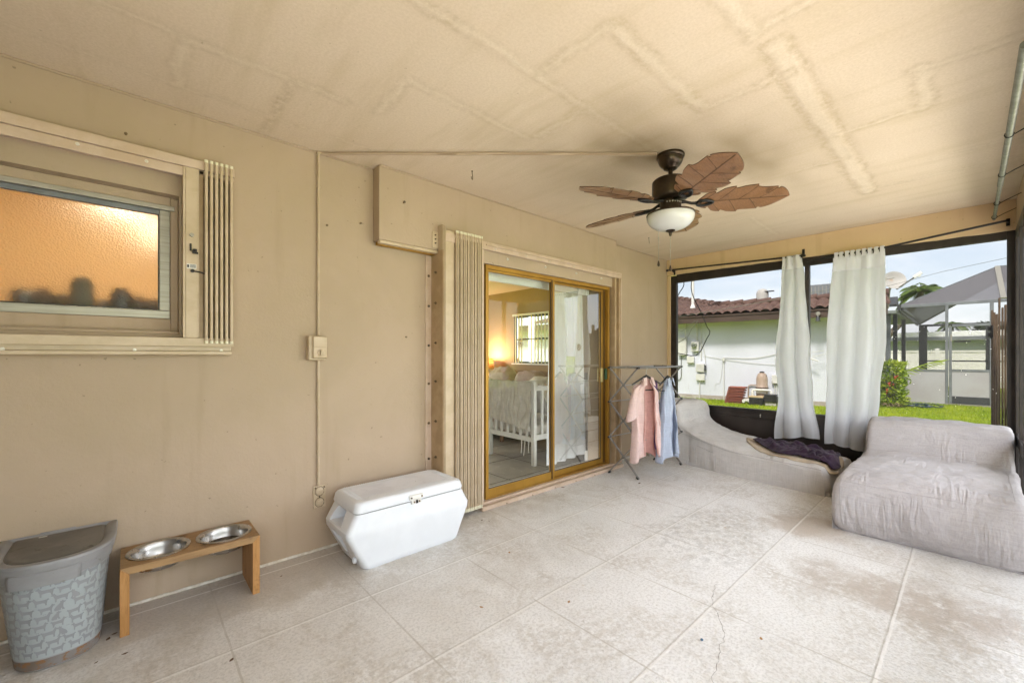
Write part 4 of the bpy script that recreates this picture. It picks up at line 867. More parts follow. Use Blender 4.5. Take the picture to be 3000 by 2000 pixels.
def blade_mesh(m, z0):
    th = .006
    def crv(x, y): return V(x, y, -.02*(abs(y)/.12)**2*0 + z0)
    out = UP + DN[::-1][1:]
    # strips from the midrib to the edge keep the carved relief: each lobe swells a little
    def sheet(L, sgn):
        top = []; bot = []
        N = 8
        for i, (x, y) in enumerate(L):
            rt = []; rb = []
            for j in range(N+1):
                q = j/N; xx = x-.035*(1-q)**1.2*min(1,abs(y)/.08); yy = y*q
                lobe = .5+.5*math.cos((xx*1.0)/.09*2*math.pi)
                z = -.0035*math.sin(q*math.pi)*lobe
                rt.append(V(max(xx,.15), yy, z0+z+th/2)); rb.append(V(max(xx,.15), yy, z0+z-th/2))
            top.append(rt); bot.append(rb)
        for S in (top, bot):
            vs = [[m.v(p) for p in r] for r in S]
            for a, b_ in zip(vs, vs[1:]):
                for i in range(N): m._f([a[i], a[i+1], b_[i+1], b_[i]])
        e0 = [m.v(r[-1]) for r in top]; e1 = [m.v(r[-1]) for r in bot]
        m.mi = 1
        for i in range(len(e0)-1): m._f([e0[i], e0[i+1], e1[i+1], e1[i]])
        m.mi = 0
    sheet(UP, 1); sheet(DN, -1)
    m.mi = 1
    for zz in (th/2+.0002, -th/2-.0005):
        m.beam((.17,0,z0+zz),(.672,0,z0+zz),.006,.002)
        for n_, w_, sg in ((un,uw,1),(dn,dw,-1)):
            for x, y in zip(n_, w_):
                P_ = [V(x-.075+.075*q**.8, sg*(y-.004)*q**.9, z0+zz-.0012*math.sin(q*math.pi)) for q in [k/7 for k in range(8)]]
                m.tube(P_, .0019, 5)
    m.mi = 0
M['vein'] = MAT('dark_carved_groove', (.085,.042,.02), .5)
bl = None
for k in range(5):
    a = R(17+72*k); e = V(math.cos(a), math.sin(a), 0); tn = V(-math.sin(a), math.cos(a), 0); pit = R(-13)
    ty = tn*math.cos(pit)+V(0,0,1)*math.sin(pit); tz = e.cross(ty)
    fr = Matrix((e, ty, tz)).transposed().to_4x4(); fr.translation = V(FX,FY,2.205)
    m = MB(fr); blade_mesh(m, .006); bo = m.build('fan_blade', [M['blade'], M['vein']], t, smooth=40)
    m = MB(fr)
    loop = [V(.205+.048*math.cos(q)*(1), .030*math.sin(q)*(1+.35*math.cos(q+math.pi)), -.004) for q in [i*2*math.pi/20 for i in range(20)]]
    m.tube(loop, .0085, 8, closed=True); m.tube([p*1+V(0,0,-.002)-(p-V(.205,0,-.004))*.42 for p in loop], .004, 6, closed=True)
    m.tube([V(.160,0,-.004),V(.125,.0,.0),V(.09,0,.012),V(.06,0,.014)], [.010,.009,.010,.012], 8)
    m.build('blade_bracket', M['blackmetal'], bo, smooth=60)

# ------------------------------------------------------------------ ceiling hooks, hung pipe
def hook(x, y, lab):
    m = MB(); m.tube([(x,y,2.524),(x,y,2.508),(x+.004,y,2.49),(x+.002,y-.004,2.470),(x-.006,y-.010,2.458),(x-.016,y-.014,2.462),(x-.020,y-.016,2.476)], .0022, 6); m.lathe([(.006,0),(.007,.003)],(x,y,2.5205),8)
    tag(m.build('ceiling_hook', M['bolt']), lab, 'hook')
hook(1.765,2.357,'small rusty cup hook in the ceiling near the conduit run')
hook(4.20,2.39,'small rusty cup hook in the ceiling beyond the fan')
P0, P1 = V(5.28,-.118,2.36), V(2.20,-.118,2.27)
t = thing('hanging_pipe', 'long galvanised pipe hung with wire under the ceiling edge', 'pipe', P0)
m = MB(); m.tube([P0, P0.lerp(P1,.40)], .0105, 12); m.build('lower_length', M['galv'], t)
m = MB(); m.tube([P0.lerp(P1,.37), P1], .0135, 12); m.build('upper_length', M['galv'], t)
for q, dy in ((.03,-.12),(.20,-.12),(.46,-.12),(.70,-.12)):
    p = P0.lerp(P1,q); m = MB(); m.tube([p+V(0,.015*math.cos(a*math.pi/5),.015*math.sin(a*math.pi/5)) for a in range(10)], .0026, 5, closed=True)
    m.tube([p+V(.01,-.018,0), p+V(.02,-.05,.02), p+V(.02,-.115,.05)], .0028, 5); m.build('hanging_wire', M['blackmetal'], t)

# ------------------------------------------------------------------ drying rack and shirts
t = thing('drying_rack', 'folding grey metal drying rack made of stacked crosses', 'drying rack', (4.15, 2.39, 0))
XA, XB = 3.725, 4.575; YN = lambda x: (2.235, 2.575) if x == XA else (2.205, 2.535)
zl = [0., .378, .748, 1.108]
nodesP = {}
for x in (XA, XB):
    yn, yf_ = YN(x)
    for k in range(3):
        za, zb = zl[k], zl[k+1]
        for s_, (ya, yb_) in ((1,(yn,yf_)),(-1,(yf_,yn))):
            dx = .007*s_
            m = MB(); m.beam((x+dx,ya,za+(.012 if k==0 else 0)),(x+dx,yb_,zb),.012,.019,(1,0,0)); lg = m.build('leg', M['dktube'], t, smooth=0, bevel=.002)
            if k == 0:
                d = V(0,yb_-ya,zb-za).normalized(); m = MB(); m.beam(V(x+dx,ya,.0)+d*.012*0+V(0,0,.003), V(x+dx,ya,0)+d*.03,.016,.024,(1,0,0)); m.build('rubber_foot', M['black'], lg, smooth=0)
        m = MB(); m.cyl((x-.016,(yn+yf_)/2,(za+zb)/2),(x+.016,(yn+yf_)/2,(za+zb)/2),.008,n=10); m.build('pivot', M['black'], t)
    for k in (1,2,3):
        for y in (yn, yf_):
            m = MB(); m.cyl((x-.018,y,zl[k]),(x+.018,y,zl[k]),.0105,n=10); m.build('joint', M['black'], t)
for k in (1,2,3):
    for i in (0,1):
        m = MB(); m.tube([(XA,YN(XA)[i],zl[k]),(XB,YN(XB)[i],zl[k])], .0062 if k < 3 else .009, 8); m.build('rod', M['silver'], t)
for k in range(3):
    m = MB(); m.tube([(XA,2.405,(zl[k]+zl[k+1])/2),(XB,2.37,(zl[k]+zl[k+1])/2)], .0055, 8); m.build('rod', M['silver'], t)
for x in (XA, XB):
    yn, yf_ = YN(x)
    for q in (.0,):
        m = MB(); m.beam((x+.014,yn,1.110),(x+.014,yf_,1.110),.010,.020); m.build('top_bar', M['dktube'], t, smooth=0, bevel=.002)
    for q in (.36,.68):
        m = MB(); m.box(x+.006,x+.022,lerp(yn,yf_,q)-.010,lerp(yn,yf_,q)+.010,1.098,1.124); m.build('bar_clip', M['dktube'], t, smooth=0)

def shirt(name, label, fr, mat, matdk, seed, W=.20, L=.80, gap=.35, sleeve=True, dep=.045, flare=1.25, mat2=None):
    """local frame: x across the shoulders, y front(-)/back(+), z up, origin at the hanger neck"""
    t = thing(name, label, 'shirt', fr.translation)
    def body(u, v):
        # u 0..1 round the body from the left placket round the back to the right placket
        a = lerp(-math.pi/2+gap, 1.5*math.pi-gap, u); z = -L*v - .012
        sl = sstep(0,.14,v); wx = lerp(.055, W, sl)*lerp(1, flare, sstep(.2,1,v)); d = lerp(.03, dep, sstep(0,.2,v))*lerp(1,1.5,v)
        fo = .022*math.sin(a*7+seed+2.5*nz(v*2,seed))*sstep(.12,.7,v) + .020*nz(a*2.2, v*4, seed)*sstep(.05,.4,v) + .007*nz(a*6, v*11, seed+3)
        x = math.cos(a)*wx; x = -x; y = math.sin(a)*d + fo
        hem = -.045*math.cos(a*2)*sstep(.8,1,v) + .02*nz(a*1.5, seed, 3)*sstep(.85,1,v)
        z += -.045*(abs(x)/max(W,.01))*(1-sstep(.0,.3,v))*1.3 + hem
        return V(x, y, z)
    m = MB(fr); m.grid(body, 84, 46); m.build('shirt_body', mat, t, smooth=180, solid=.0025)
    if mat2 is not None:
        m = MB(fr); m.grid(lambda u, v: body(lerp(.30,.70,u), v)-V(0,.012,0)*(1-.3*v), 30, 40); m.build('inside_back', mat2, t, smooth=180, solid=.002)
    for sg in (sleeve or ()):
        def sl(u, v):
            a = u*2*math.pi; r = lerp(.045,.072,sstep(0,.8,v)); c_ = V(sg*lerp(W*.80, W*1.28, v**.8), 0, lerp(-.075,-.40,v))
            return c_ + V(math.cos(a)*r*.8*sg, math.sin(a)*r*.62+.008*nz(a*1.3,v*5,seed), math.cos(a)*r*.35*-1 + .006*nz(a,v*4,seed+8))
        m = MB(fr); m.grid(sl, 22, 16, wrap=True); m.build('sleeve', mat, t, smooth=180, solid=.0025)
    m = MB(fr); m.grid(lambda u, v: V(math.sin(lerp(-2.5,2.5,u))*lerp(.055,.066,v), .028*math.cos(lerp(-2.5,2.5,u)) + (-.004 if abs(u-.5)>.35 else 0), lerp(.012,-.026,v)-.02*abs(u-.5)*2), 26, 4); 
    for sg in (-1,1):
        m.prism([V(sg*.028,-.034,.006),V(sg*.066,-.030,-.004),V(sg*.082,-.044,-.085),V(sg*.040,-.050,-.070)], (0,-.003,0))
    m.build('collar', mat, t, smooth=60, solid=.002)
    for sg in (-1,1):
        m = MB(fr); m.grid(lambda u, v: body((.0 if sg<0 else .985)+.015*u, .06+.93*v)-V(0,.004,0), 1, 40); m.build('placket', matdk, t, smooth=180, solid=.003)
    return t
def hanger(fr, zrod, label):
    t = thing('clothes_hanger', label, 'hanger', fr.translation)
    m = MB(fr); m.tube([V(0,0,.02),V(0,0,zrod-.03)]+[V(.0,0,zrod-.012)+V(math.sin(a)*.016,0,.0-math.cos(a)*.016+.016) for a in [k*.5 for k in range(2,10)]], .0022, 6); m.build('hook', M['silver'], t)
    m = MB(fr); m.tube([V(-.19,0,-.065),V(-.10,0,-.026),V(-.04,0,.0),V(0,0,.016),V(.04,0,.0),V(.10,0,-.026),V(.19,0,-.065)], [.006,.009,.012,.013,.012,.009,.006], 8); m.build('shoulder_bar', M['black'], t)
    m = MB(fr); m.tube([V(-.17,0,-.125),V(.17,0,-.125)], .006, 8); m.build('trouser_bar', M['black'], t)
    return t
fa = frame((3.79,2.185,1.015),(math.cos(R(-14)),math.sin(R(-14)),0))
shirt('shirt', 'open pale pink linen shirt hanging on the drying rack', fa, M['pink'], M['pinkdk'], 1.7, .155, .78, .42, (-1,), .045, 1.22, M['pinkdk'])
hanger(fa, .092, 'black hanger holding the pink linen shirt')
fb = frame((4.12,2.13,1.000),(math.cos(R(4)),math.sin(R(4)),0))
shirt('shirt', 'pale blue linen shirt hanging edge-on beside the pink one', fb, M['blue'], M['blue'], 5.2, .095, .80, .16, None, .05, 1.9)
hanger(fb, .108, 'hanger holding the pale blue shirt')
m = MB(); f3 = frame((3.965,2.175,1.0),(math.cos(R(-20)),math.sin(R(-20)),0)); m.fr = f3
m.grid(lambda u, v: V(lerp(-.035,.03,u)*lerp(.4,1,sstep(0,.2,v)), .02*math.sin(u*9+v*2), -.02-.70*v), 12, 30)
tag(m.build('scarf', cloth('violet_linen', (.36,.22,.42), (.28,.17,.36), 300., 6., .3), smooth=180, solid=.002), 'violet cloth strip hanging between the pink and blue shirts', 'scarf')

# ------------------------------------------------------------------ dry leaves and crumbs on the floor
LF = MAT('dry_leaf', (.10,.06,.03), .8, c2=(.18,.10,.05), ns=30)
LFo = MAT('orange_leaf_scrap', (.36,.19,.06), .8)
def scrap(x, y, s_, a, lab, mt=LF, cat='leaf'):
    m = MB(); d = V(math.cos(a),math.sin(a),0); n = V(-d.y,d.x,0)
    m.grid(lambda u, v: V(x,y,.003)+d*(u-.5)*s_+n*(v-.5)*s_*.55*math.sin(max(.04,u)*math.pi*.98)+V(0,0,.30*s_*((u-.5)**2+.6*(v-.5)**2)), 6, 4)
    tag(m.build('dry_leaf', mt, smooth=60), lab, cat, 'dry leaf scraps on the porch floor')
SC = [(-.055,2.56,.022,.3,'dark curled leaf beside the feeder left leg'),(-.075,2.53,.026,1.2,'dark dry leaf between the bin and the feeder'),(-.02,2.36,.022,.1,'dry leaf in front of the feeder left leg'),(-.105,2.37,.014,.6,'tiny leaf in front of the pet food bin'),
      (.30,2.02,.024,.9,'grey leaf lying on a floor joint in front of the feeder'),(.62,2.60,.016,.4,'dark leaf near the wall right of the feeder'),(1.94,2.47,.022,.5,'dark leaf at the foot of the tall shutter'),(1.97,2.42,.014,2.,'small leaf fragment at the foot of the tall shutter'),
      (3.62,2.16,.040,.2,'dry brown leaf near the feet of the drying rack'),(2.98,2.575,.04,2.6,'dry leaf at the sill of the sliding door middle'),(3.75,2.60,.05,.4,'dry leaf near the drying rack corner of the door sill')]
for q in SC: scrap(*q)
for x, y, a, lab in ((1.62,1.36,.4,'small orange petal on the bright middle of the floor'),(1.27,1.62,2.,'small orange petal nearer the cooler'),(2.03,.62,.5,'orange leaf curl beside the floor crack'),(1.75,1.95,1.,'orange leaf scrap in front of the sliding door')): scrap(x,y,.022,a,lab,LFo)
m = MB(); m.lathe([(.0,.010),(.006,.007),(.006,.003),(0,0)], (1.83,.79,.001), 8, cap0=False, cap1=False); tag(m.build('pebble', MAT('blue_pebble', (.05,.12,.2), .5)), 'tiny blue bead on the floor near the crack', 'pebble')
# ------------------------------------------------------------------ bedroom behind the sliding door
rm = MB(); rm.box(.9,5.60,2.99,7.60,-.06,.022); struct(rm.build('bedroom_floor', (lambda: MAT('grey_brown_floor_tile', (.42,.38,.32), .35, c2=(.32,.285,.24), ns=2.5, c3=(.48,.44,.39), s3=12, l3=.56, h3=.7))(), smooth=0))
g = MB()
for y in (3.05,3.66,4.27,4.88,5.49): g.box(.9,5.6,y,y+.006,.0221,.0235)
for x in (1.5,2.11,2.72,3.33,3.94,4.55,5.16): g.box(x,x+.006,2.99,7.6,.0236,.0248)
struct(g.build('bedroom_floor_grout', MAT('dark_grout', (.08,.07,.06), .9), smooth=0))
BW = MAT('bedroom_wall_paint', (.40,.285,.17), .8, c2=(.36,.25,.145), ns=1.)
w = MB(); w.box(5.60,5.75,2.99,4.75,0,2.56); w.box(5.60,5.75,6.10,7.7,0,2.56); w.box(5.60,5.75,4.75,6.10,0,1.08); w.box(5.60,5.75,4.75,6.10,2.0,2.56)
w.box(.8,.9,2.99,7.7,0,2.56); w.box(.9,5.60,7.6,7.7,0,.5); w.box(.9,5.60,7.6,7.7,2.35,2.56); w.box(4.6,5.60,7.6,7.7,.5,2.35)  # unseen opening left in the back wall to add daylight
bwall = tag(w.build('bedroom_wall', BW, smooth=0), 'warm lamp lit bedroom wall seen through the sliding door', 'wall')
b = MB(); b.box(.9,5.6,2.99,7.6,2.50,2.56); b.build('bedroom_ceiling', MAT('bedroom_ceiling_paint', (.66,.56,.44), .8), bwall, smooth=0)
b = MB(); b.box(3.86,5.598,2.992,3.008,.025,.14); b.build('baseboard', M['white'], bwall, smooth=0)
t = thing('bedroom_window', 'bedroom window with pale vertical blinds above the headboard', 'window', (5.62,5.42,1.08))
b = MB(); b.box(5.625,5.66,4.75,6.10,1.08,1.115); b.box(5.625,5.66,4.75,6.10,1.965,2.0); b.box(5.625,5.66,4.75,4.785,1.115,1.965); b.box(5.625,5.66,6.065,6.10,1.115,1.965); b.box(5.625,5.66,5.02,5.06,1.115,1.965); b.box(5.63,5.655,4.785,6.065,1.53,1.56); b.build('window_frame', M['greymet'], t, smooth=0)
b = MB(); b.poly([(5.642,4.785,1.115),(5.642,6.065,1.115),(5.642,6.065,1.965),(5.642,4.785,1.965)]); b.build('pane', glassmat('tinted_window_glass', (.42,.43,.42), .6), t, smooth=0)
b = MB(); b.box(5.555,5.599,4.72,6.13,1.055,1.079); b.build('sill', M['white'], t, smooth=0)
SL = MAT('cream_blind_slat', (.80,.77,.58), .6, transl=.7)
for k in range(12):
    y = 6.03-.088*k
    if k in (3,4): continue
    a = R(28 if k < 3 else 62); d = V(math.sin(a)*.042, math.cos(a)*.042, 0)
    b = MB(); b.poly([V(5.575,y,1.085)-d, V(5.575,y,1.085)+d, V(5.575,y,1.995)+d, V(5.575,y,1.995)-d]); b.build('blind_slat', SL, t, smooth=0, solid=.002)
b = MB(); b.box(5.55,5.598,4.98,6.10,1.997,2.03); b.build('blind_headrail', M['white'], t, smooth=0)
# lamp
t = thing('table_lamp', 'lit table lamp glowing beside the bed behind the door glass', 'lamp', (5.30,6.62,.60))
b = MB(); b.lathe([(.0,.62),(.055,.62),(.085,.66),(.095,.76),(.085,.84),(.05,.89),(.018,.92),(.018,1.0),(0,1.0)], (5.30,6.62,0), 24, cap0=False, cap1=False); b.build('lamp_base', MAT('ribbed_cream_ceramic', (.62,.52,.36), .6, bs=40, bst_st=(.1,.1,1), bst=.4, bd=.01), t)
b = MB(); b.lathe([(.17,.96),(.15,1.17)], (5.30,6.62,0), 28, cap0=False, cap1=False); b.build('lamp_shade', MAT('woven_lamp_shade', (.62,.42,.22), .8, transl=.5, c2=(.5,.32,.15), ns=30), t, smooth=60, solid=.003)
b = MB(); b.lathe([(0,1.12),(.02,1.11),(.032,1.08),(.02,1.04),(0,1.03)], (5.30,6.62,0), 14, cap0=False, cap1=False); b.build('bulb', emis('lit_bulb', (1.,.66,.36), 4.), t)
li = bpy.data.lights.new('lamp_light', 'POINT'); li.energy = 5.5; li.color = (1.,.66,.36); li.shadow_soft_size = .05; lo = bpy.data.objects.new('lamp_light', li); lo.location = (5.30,6.62,1.19); col.objects.link(lo)
t = thing('nightstand', 'brown wooden nightstand under the lit lamp', 'nightstand', (5.30,6.62,.022))
b = MB(); b.box(5.06,5.56,6.38,6.86,.10,.617); b.build('cabinet', M['bedwood'], t, smooth=0, bevel=.006)
for x, y in ((5.09,6.41),(5.09,6.82),(5.52,6.41),(5.52,6.82)):
    b = MB(); b.cyl((x,y,.024),(x,y,.10),.018,n=8); b.build('leg', M['bedwood'], t)
# bed
t = thing('bed', 'wide bed with brown headboard under the window', 'bed', (4.7,5.3,.022))
b = MB(); b.box(5.50,5.58,4.25,6.30,.10,.95); b.build('headboard', MAT('tan_upholstery', (.30,.20,.12), .8, c2=(.25,.165,.095), ns=4, bs=60, bst=.2), t, smooth=0, bevel=.02)
b = MB(); b.box(3.75,5.49,4.35,6.20,.12,.52); b.build('mattress', M['bedding'], t, bevel=.06, segs=3)
for x in (3.85,5.4):
    for y in (4.45,6.1):
        b = MB(); b.cyl((x,y,.024),(x,y,.12),.03,n=8); b.build('leg', M['bedwood'], t)
b = MB(); b.grid(lambda u, v: V(lerp(3.70,5.0,u), lerp(4.28,6.26,v), (.565+.03*nz(u*5,v*7,1)+.02*nz(u*14,v*15,3))*(1) - .25*sstep(.90,1,abs(v-.5)*2) - .25*(1-sstep(0,.08,u))), 50, 60); b.build('duvet', MAT('brown_duvet', (.32,.22,.16), .9, c2=(.24,.16,.11), ns=6), t, smooth=180)
def pillow(x, y, z, sx, sy, sz, seed, tilt, mt, lab):
    m = MB(); q = Matrix.Rotation(tilt, 3, 'Y')
    def f(u, v):
        th = u*2*math.pi; ph = (v-.5)*math.pi; e = lambda a, p: math.copysign(abs(a)**p, a)
        p = V(e(math.cos(ph),.6)*e(math.cos(th),.6)*sx, e(math.cos(ph),.6)*e(math.sin(th),.6)*sy, math.sin(ph)*sz)
        p.z *= 1+.25*nz(p.x*9, p.y*9, seed); return q @ p + V(x, y, z+.02*nz(p.x*6, p.y*8, seed))
    m.grid(f, 36, 20, wrap=True); tag(m.build('pillow', mt, smooth=180), lab, 'pillow')
pillow(5.20,5.95,.80,.15,.34,.20,3.,R(-25),M['pillow'],'taupe pillow on the bed next to the lamp')
pillow(5.22,5.25,.78,.15,.34,.19,8.,R(-25),M['pillow'],'taupe pillow at the middle of the headboard')
pillow(5.0,4.75,.74,.14,.28,.15,12.,R(-20),M['bedding'],'pale pillow at the right of the bed')
# crib
t = thing('crib', 'white slatted crib standing just inside the sliding door', 'crib', (3.95,3.62,.022))
CW = M['white']; xa, xb, ya, yb2 = 3.265, 4.62, 3.235, 3.99
for x, y, h in ((xa,ya,.93),(xa,yb2,.93),(xb,ya,.93),(xb,yb2,.93)):
    b = MB(); b.box(x-.022,x+.022,y-.022,y+.022,.024,h); b.lathe([(.022,h),(.026,h+.008),(.02,h+.02),(0,h+.026)],(x,y,0),12,cap0=False,cap1=False); b.build('corner_post', CW, t, bevel=.003)
for y in (ya, yb2):
    b = MB(); b.box(xa+.022,xb-.022,y-.014,y+.014,.30,.36); b.box(xa+.022,xb-.022,y-.016,y+.016,.845,.895); b.build('side_rail', CW, t, smooth=0, bevel=.004)
    for k in range(9):
        x = lerp(xa+.13, xb-.13, k/8); b = MB(); b.box(x-.017,x+.017,y-.009,y+.009,.36,.845); b.build('slat', CW, t, smooth=0, bevel=.003)
for x in (xa, xb):
    b = MB(); b.box(x-.014,x+.014,ya+.022,yb2-.022,.28,.335); b.box(x-.016,x+.016,ya+.022,yb2-.022,.845,.90); b.build('end_rail', CW, t, smooth=0, bevel=.004)
    for k in range(6):
        y = lerp(ya+.11, yb2-.11, k/5); b = MB(); b.box(x-.009,x+.009,y-.017,y+.017,.335,.845); b.build('slat', CW, t, smooth=0, bevel=.003)
b = MB(); b.box(xa+.02,xb-.02,ya+.02,yb2-.02,.34,.46); b.build('crib_mattress', M['bedding'], t, bevel=.03)
b = MB(); b.grid(lambda u, v: V(xa-.030-.010*math.sin(v*9)+.012*nz(u*9,v*3,2), lerp(ya+.02,yb2+.0,u), lerp(.935,.43+.10*u+.03*nz(u*6,3),v)+.0), 50, 40)
b.grid(lambda u, v: V(lerp(xa-.03,xa+.55,v), lerp(ya+.03,yb2-.03,u), .937-.42*sstep(.05,.9,v)+.02*nz(u*8,v*6,5)), 40, 24)
def blanket(u, v):
    f = .022*math.sin(u*38+3*nz(u*4,v*2))*(.4+.6*v)+.02*nz(u*14,v*4,7); return V(xa-.034-abs(f)-.015*v, lerp(ya+.005,yb2+.01,u)+.02*nz(v*3,u*5), lerp(.940,.41+.09*u+.02*nz(u*7,1),v))
m = MB(); m.grid(blanket, 120, 40); m.grid(lambda u, v: V(lerp(xa-.034,xa+.5,v), lerp(ya+.005,yb2-.01,u), .94-.40*sstep(.02,.8,v)+.02*nz(u*12,v*6,5)), 60, 24)
b.bm.free(); tag(m.build('blanket', M['bedding'], smooth=180, solid=.004), 'crumpled grey blanket draped over the end of the white crib', 'blanket')
for k, (x, y) in enumerate(((xa-.02,ya+.12),(xa-.02,ya+.17),(xa-.02,ya+.06),(xa+.30,ya-.02))):
    b = MB(); b.tube([(x,y,.30),(x-.01,y-.005,.22),(x-.012+.01*k,y+.01,.12+.02*k)], .005, 5); b.build('tie_string', CW, t)
pillow(3.95,3.60,.60,.26,.20,.12,21.,R(40),M['white'],'white cushion standing inside the crib')
# curtain inside the door, valance
def icurt(u, v):
    z = lerp(1.955,.11+.05*u,v); a = .022*(.4+.6*v)*math.sin(u*4.2*2*math.pi+.8+1.2*nz(u*3,v*2)); return V(lerp(3.13+.0*v,lerp(3.66,3.74,v),u), 2.875+a+.03*v*(1-u), z)
m = MB(); m.grid(icurt, 110, 50); tag(m.build('bedroom_curtain', M['curtain'], smooth=180), 'white curtain hanging inside the right pane of the sliding door', 'curtain')
t = thing('blind_valance', 'white headrail across the inside top of the sliding door', 'valance', (3.0,2.86,1.90))
b = MB(); b.box(2.19,3.70,2.82,2.85,1.885,1.955); b.build('headrail', M['white'], t, smooth=0)
b = MB(); b.box(2.19,2.235,2.805,2.84,.10,1.884); b.build('edge_slat', M['white'], t, smooth=0)
# ------------------------------------------------------------------ bathroom behind the frosted window
w = MB(); w.box(-1.35,-1.25,2.99,4.7,.3,2.56); w.box(.78,.80,2.99,4.7,.3,2.56); w.box(-1.25,.78,4.6,4.7,.3,2.56); w.box(-1.25,.78,2.99,4.6,2.50,2.56); w.box(-1.25,.78,2.99,4.6,.3,.36)
tag(w.build('bathroom_wall', MAT('amber_bathroom_paint', (.70,.53,.30), .7, c2=(.64,.47,.255), ns=2.), smooth=0), 'amber bathroom walls glowing behind the frosted glass', 'wall')
li = bpy.data.lights.new('bathroom_light', 'POINT'); li.energy = 3.6; li.color = (1.,.86,.64); li.shadow_soft_size = .15; lo = bpy.data.objects.new('bathroom_light', li); lo.location = (-.05,3.50,2.42); col.objects.link(lo)
t = thing('bathroom_lamp', 'glowing bulb blurred in the frosted glass upper corner', 'lamp', (.10,4.30,2.1))
b = MB(); b.lathe([(0,2.36),(.02,2.355),(.09,2.30),(.10,2.25),(.06,2.19),(0,2.175)], (.16,4.25,0), 20, cap0=False, cap1=False); b.build('bulb', emis('bathroom_bulb', (1.,.85,.62), .3), t)
b = MB(); b.cyl((.16,4.25,2.36),(.16,4.25,2.498),.012); b.build('stem', M['alu'], t)
w = MB(); w.box(-1.2,.30,2.991,3.16,1.40,1.43); tag(w.build('window_shelf', M['bedwood'], smooth=0), 'shelf behind the frosted glass carrying dark bottles', 'shelf')
DK = [MAT('dark_bottle', (.03,.026,.018), .3), MAT('brown_bottle', (.07,.045,.02), .3), MAT('grey_brown_bottle', (.075,.07,.045), .4)]
for k, (x, r, h, mt, lab) in enumerate(((-.395,.042,.13,0,'dark bottle blurred behind the glass, leftmost on the shelf'),(-.325,.034,.14,1,'second dark bottle from the left behind the frosted glass'),(-.265,.030,.12,1,'brown bottle behind the glass left of the tall grey one'),(-.185,.046,.20,2,'tall grey brown bottle behind the frosted glass'),(-.105,.034,.10,0,'low dark jar behind the glass right of the tall grey bottle'),(-.040,.044,.16,0,'dark bottle behind the glass near its middle'),(.03,.036,.13,1,'brown bottle right of the middle behind frosted glass'),(.095,.040,.12,0,'dark jar in the right corner behind the frosted glass'))):
    m = MB(); y = 3.02 if k in (3,5) else 3.07; m.lathe([(0,1.432),(r,1.432),(r,1.432+h*.82),(r*.7,1.432+h*.93),(r*.6,1.432+h),(0,1.432+h)], (x,y,0), 16, cap0=False, cap1=False); tag(m.build('bottle', DK[mt]), lab, 'bottle', 'bottles on the shelf behind the frosted glass')

# ------------------------------------------------------------------ yard
GZ = -.10
g = MB(); nn = 60
def gq(u, v): 
    x, y = lerp(5.47,60,u**1.6), lerp(-40,40,v); return V(x, y, GZ+.02*nz(x*.7,y*.7))
g.grid(gq, 60, 80); g.poly([(-60,-40,GZ),(5.47,-40,GZ),(5.47,-.36,GZ),(-60,-.36,GZ)]); g.poly([(-60,8.2,GZ),(5.47,8.2,GZ),(5.47,40,GZ),(-60,40,GZ)]); g.poly([(60,-400,GZ-.03),(400,-400,GZ-.03),(400,400,GZ-.03),(60,400,GZ-.03)])
g.poly([(5.47,-.36,GZ),(6.0,-.36,GZ),(6.0,8.2,GZ),(5.47,8.2,GZ)]) if False else None
struct(g.build('lawn', M['ground'], smooth=180))
pv = MB(); pv.box(-6,6.0,-7.2,-.345,-.13,-.05); pv.box(6.0,15.5,-7.2,-1.75,-.13,-.05); struct(pv.build('bounce_patio', MAT('pale_bounce_paving', (.54,.52,.49), .85, c2=(.47,.45,.42), ns=3), smooth=0))  # unseen pale paving added to bounce light onto the porch ceiling
gr = MB(); rg = random.Random(21)
def gpt():
    while True:
        x = 5.6+rg.random()**.7*10.6; y = rg.uniform(-2.2, 7.6)
        if y/x < .60 and y/x > -.09 and x < 13.5-.145*(y-2.8)+(2.7 if y < 1.75 else 0): return x, y
for k in range(26000):
    x, y = gpt(); a = rg.uniform(0,6.28); h = rg.uniform(.025,.065); w_ = rg.uniform(.006,.014); d = V(math.cos(a),math.sin(a),0)*w_; ln = V(rg.uniform(-.6,.6),rg.uniform(-.6,.6),1)*h
    p = V(x,y,GZ-.01+.02*nz(x*.7,y*.7)); gr.poly([p-d,p+d,p+ln])
go = gr.build('grass_blades', M['grass'], smooth=0); tag(go, 'short sunlit lawn grass outside the far screens', 'grass'); go['kind'] = 'stuff'
# ---- neighbour house, local frame: x along the wall (s), y towards us (d), z up
P0 = V(13.40,2.80,0); ES = V(-.1437,.9896,0); HF = Matrix(((-.1437,-.9896,0,13.40),(.9896,-.1437,0,2.80),(0,0,1,0),(0,0,0,1)))
def H(s, d, z): return HF @ V(s, d, z)
t = thing('neighbour_house', 'low white masonry house with brown fascia and terracotta tile roof', 'house', H(3,0,GZ))
b = MB(HF); b.box(-1.0,12,-5,0,GZ-.05,2.24); b.build('wall', M['nwall'], t, smooth=0)
b = MB(HF); b.box(-1.0,12,.0005,.02,GZ-.05,.02); b.build('wall_base', MAT('stained_wall_base', (.50,.46,.42), .9, c2=(.36,.31,.27), ns=5), t, smooth=0)
b = MB(HF); b.box(-1.4,12,.545,.57,2.185,2.40); b.box(-1.4,12,.571,.60,2.355,2.40); b.build('fascia', M['fascia'], t, smooth=0, bevel=.004)
b = MB(HF); b.box(-1.4,12,-.3,.544,2.245,2.26); b.build('eave_underside', MAT('cream_eave_paint', (.6,.58,.45), .8), t, smooth=0)
SH = 2.75
def dtop(s): return -1.25 if s < SH else -1.25-(s-SH)*1.5
def roofz(d): return 2.41+(.62-d)*.215
b = MB(HF)
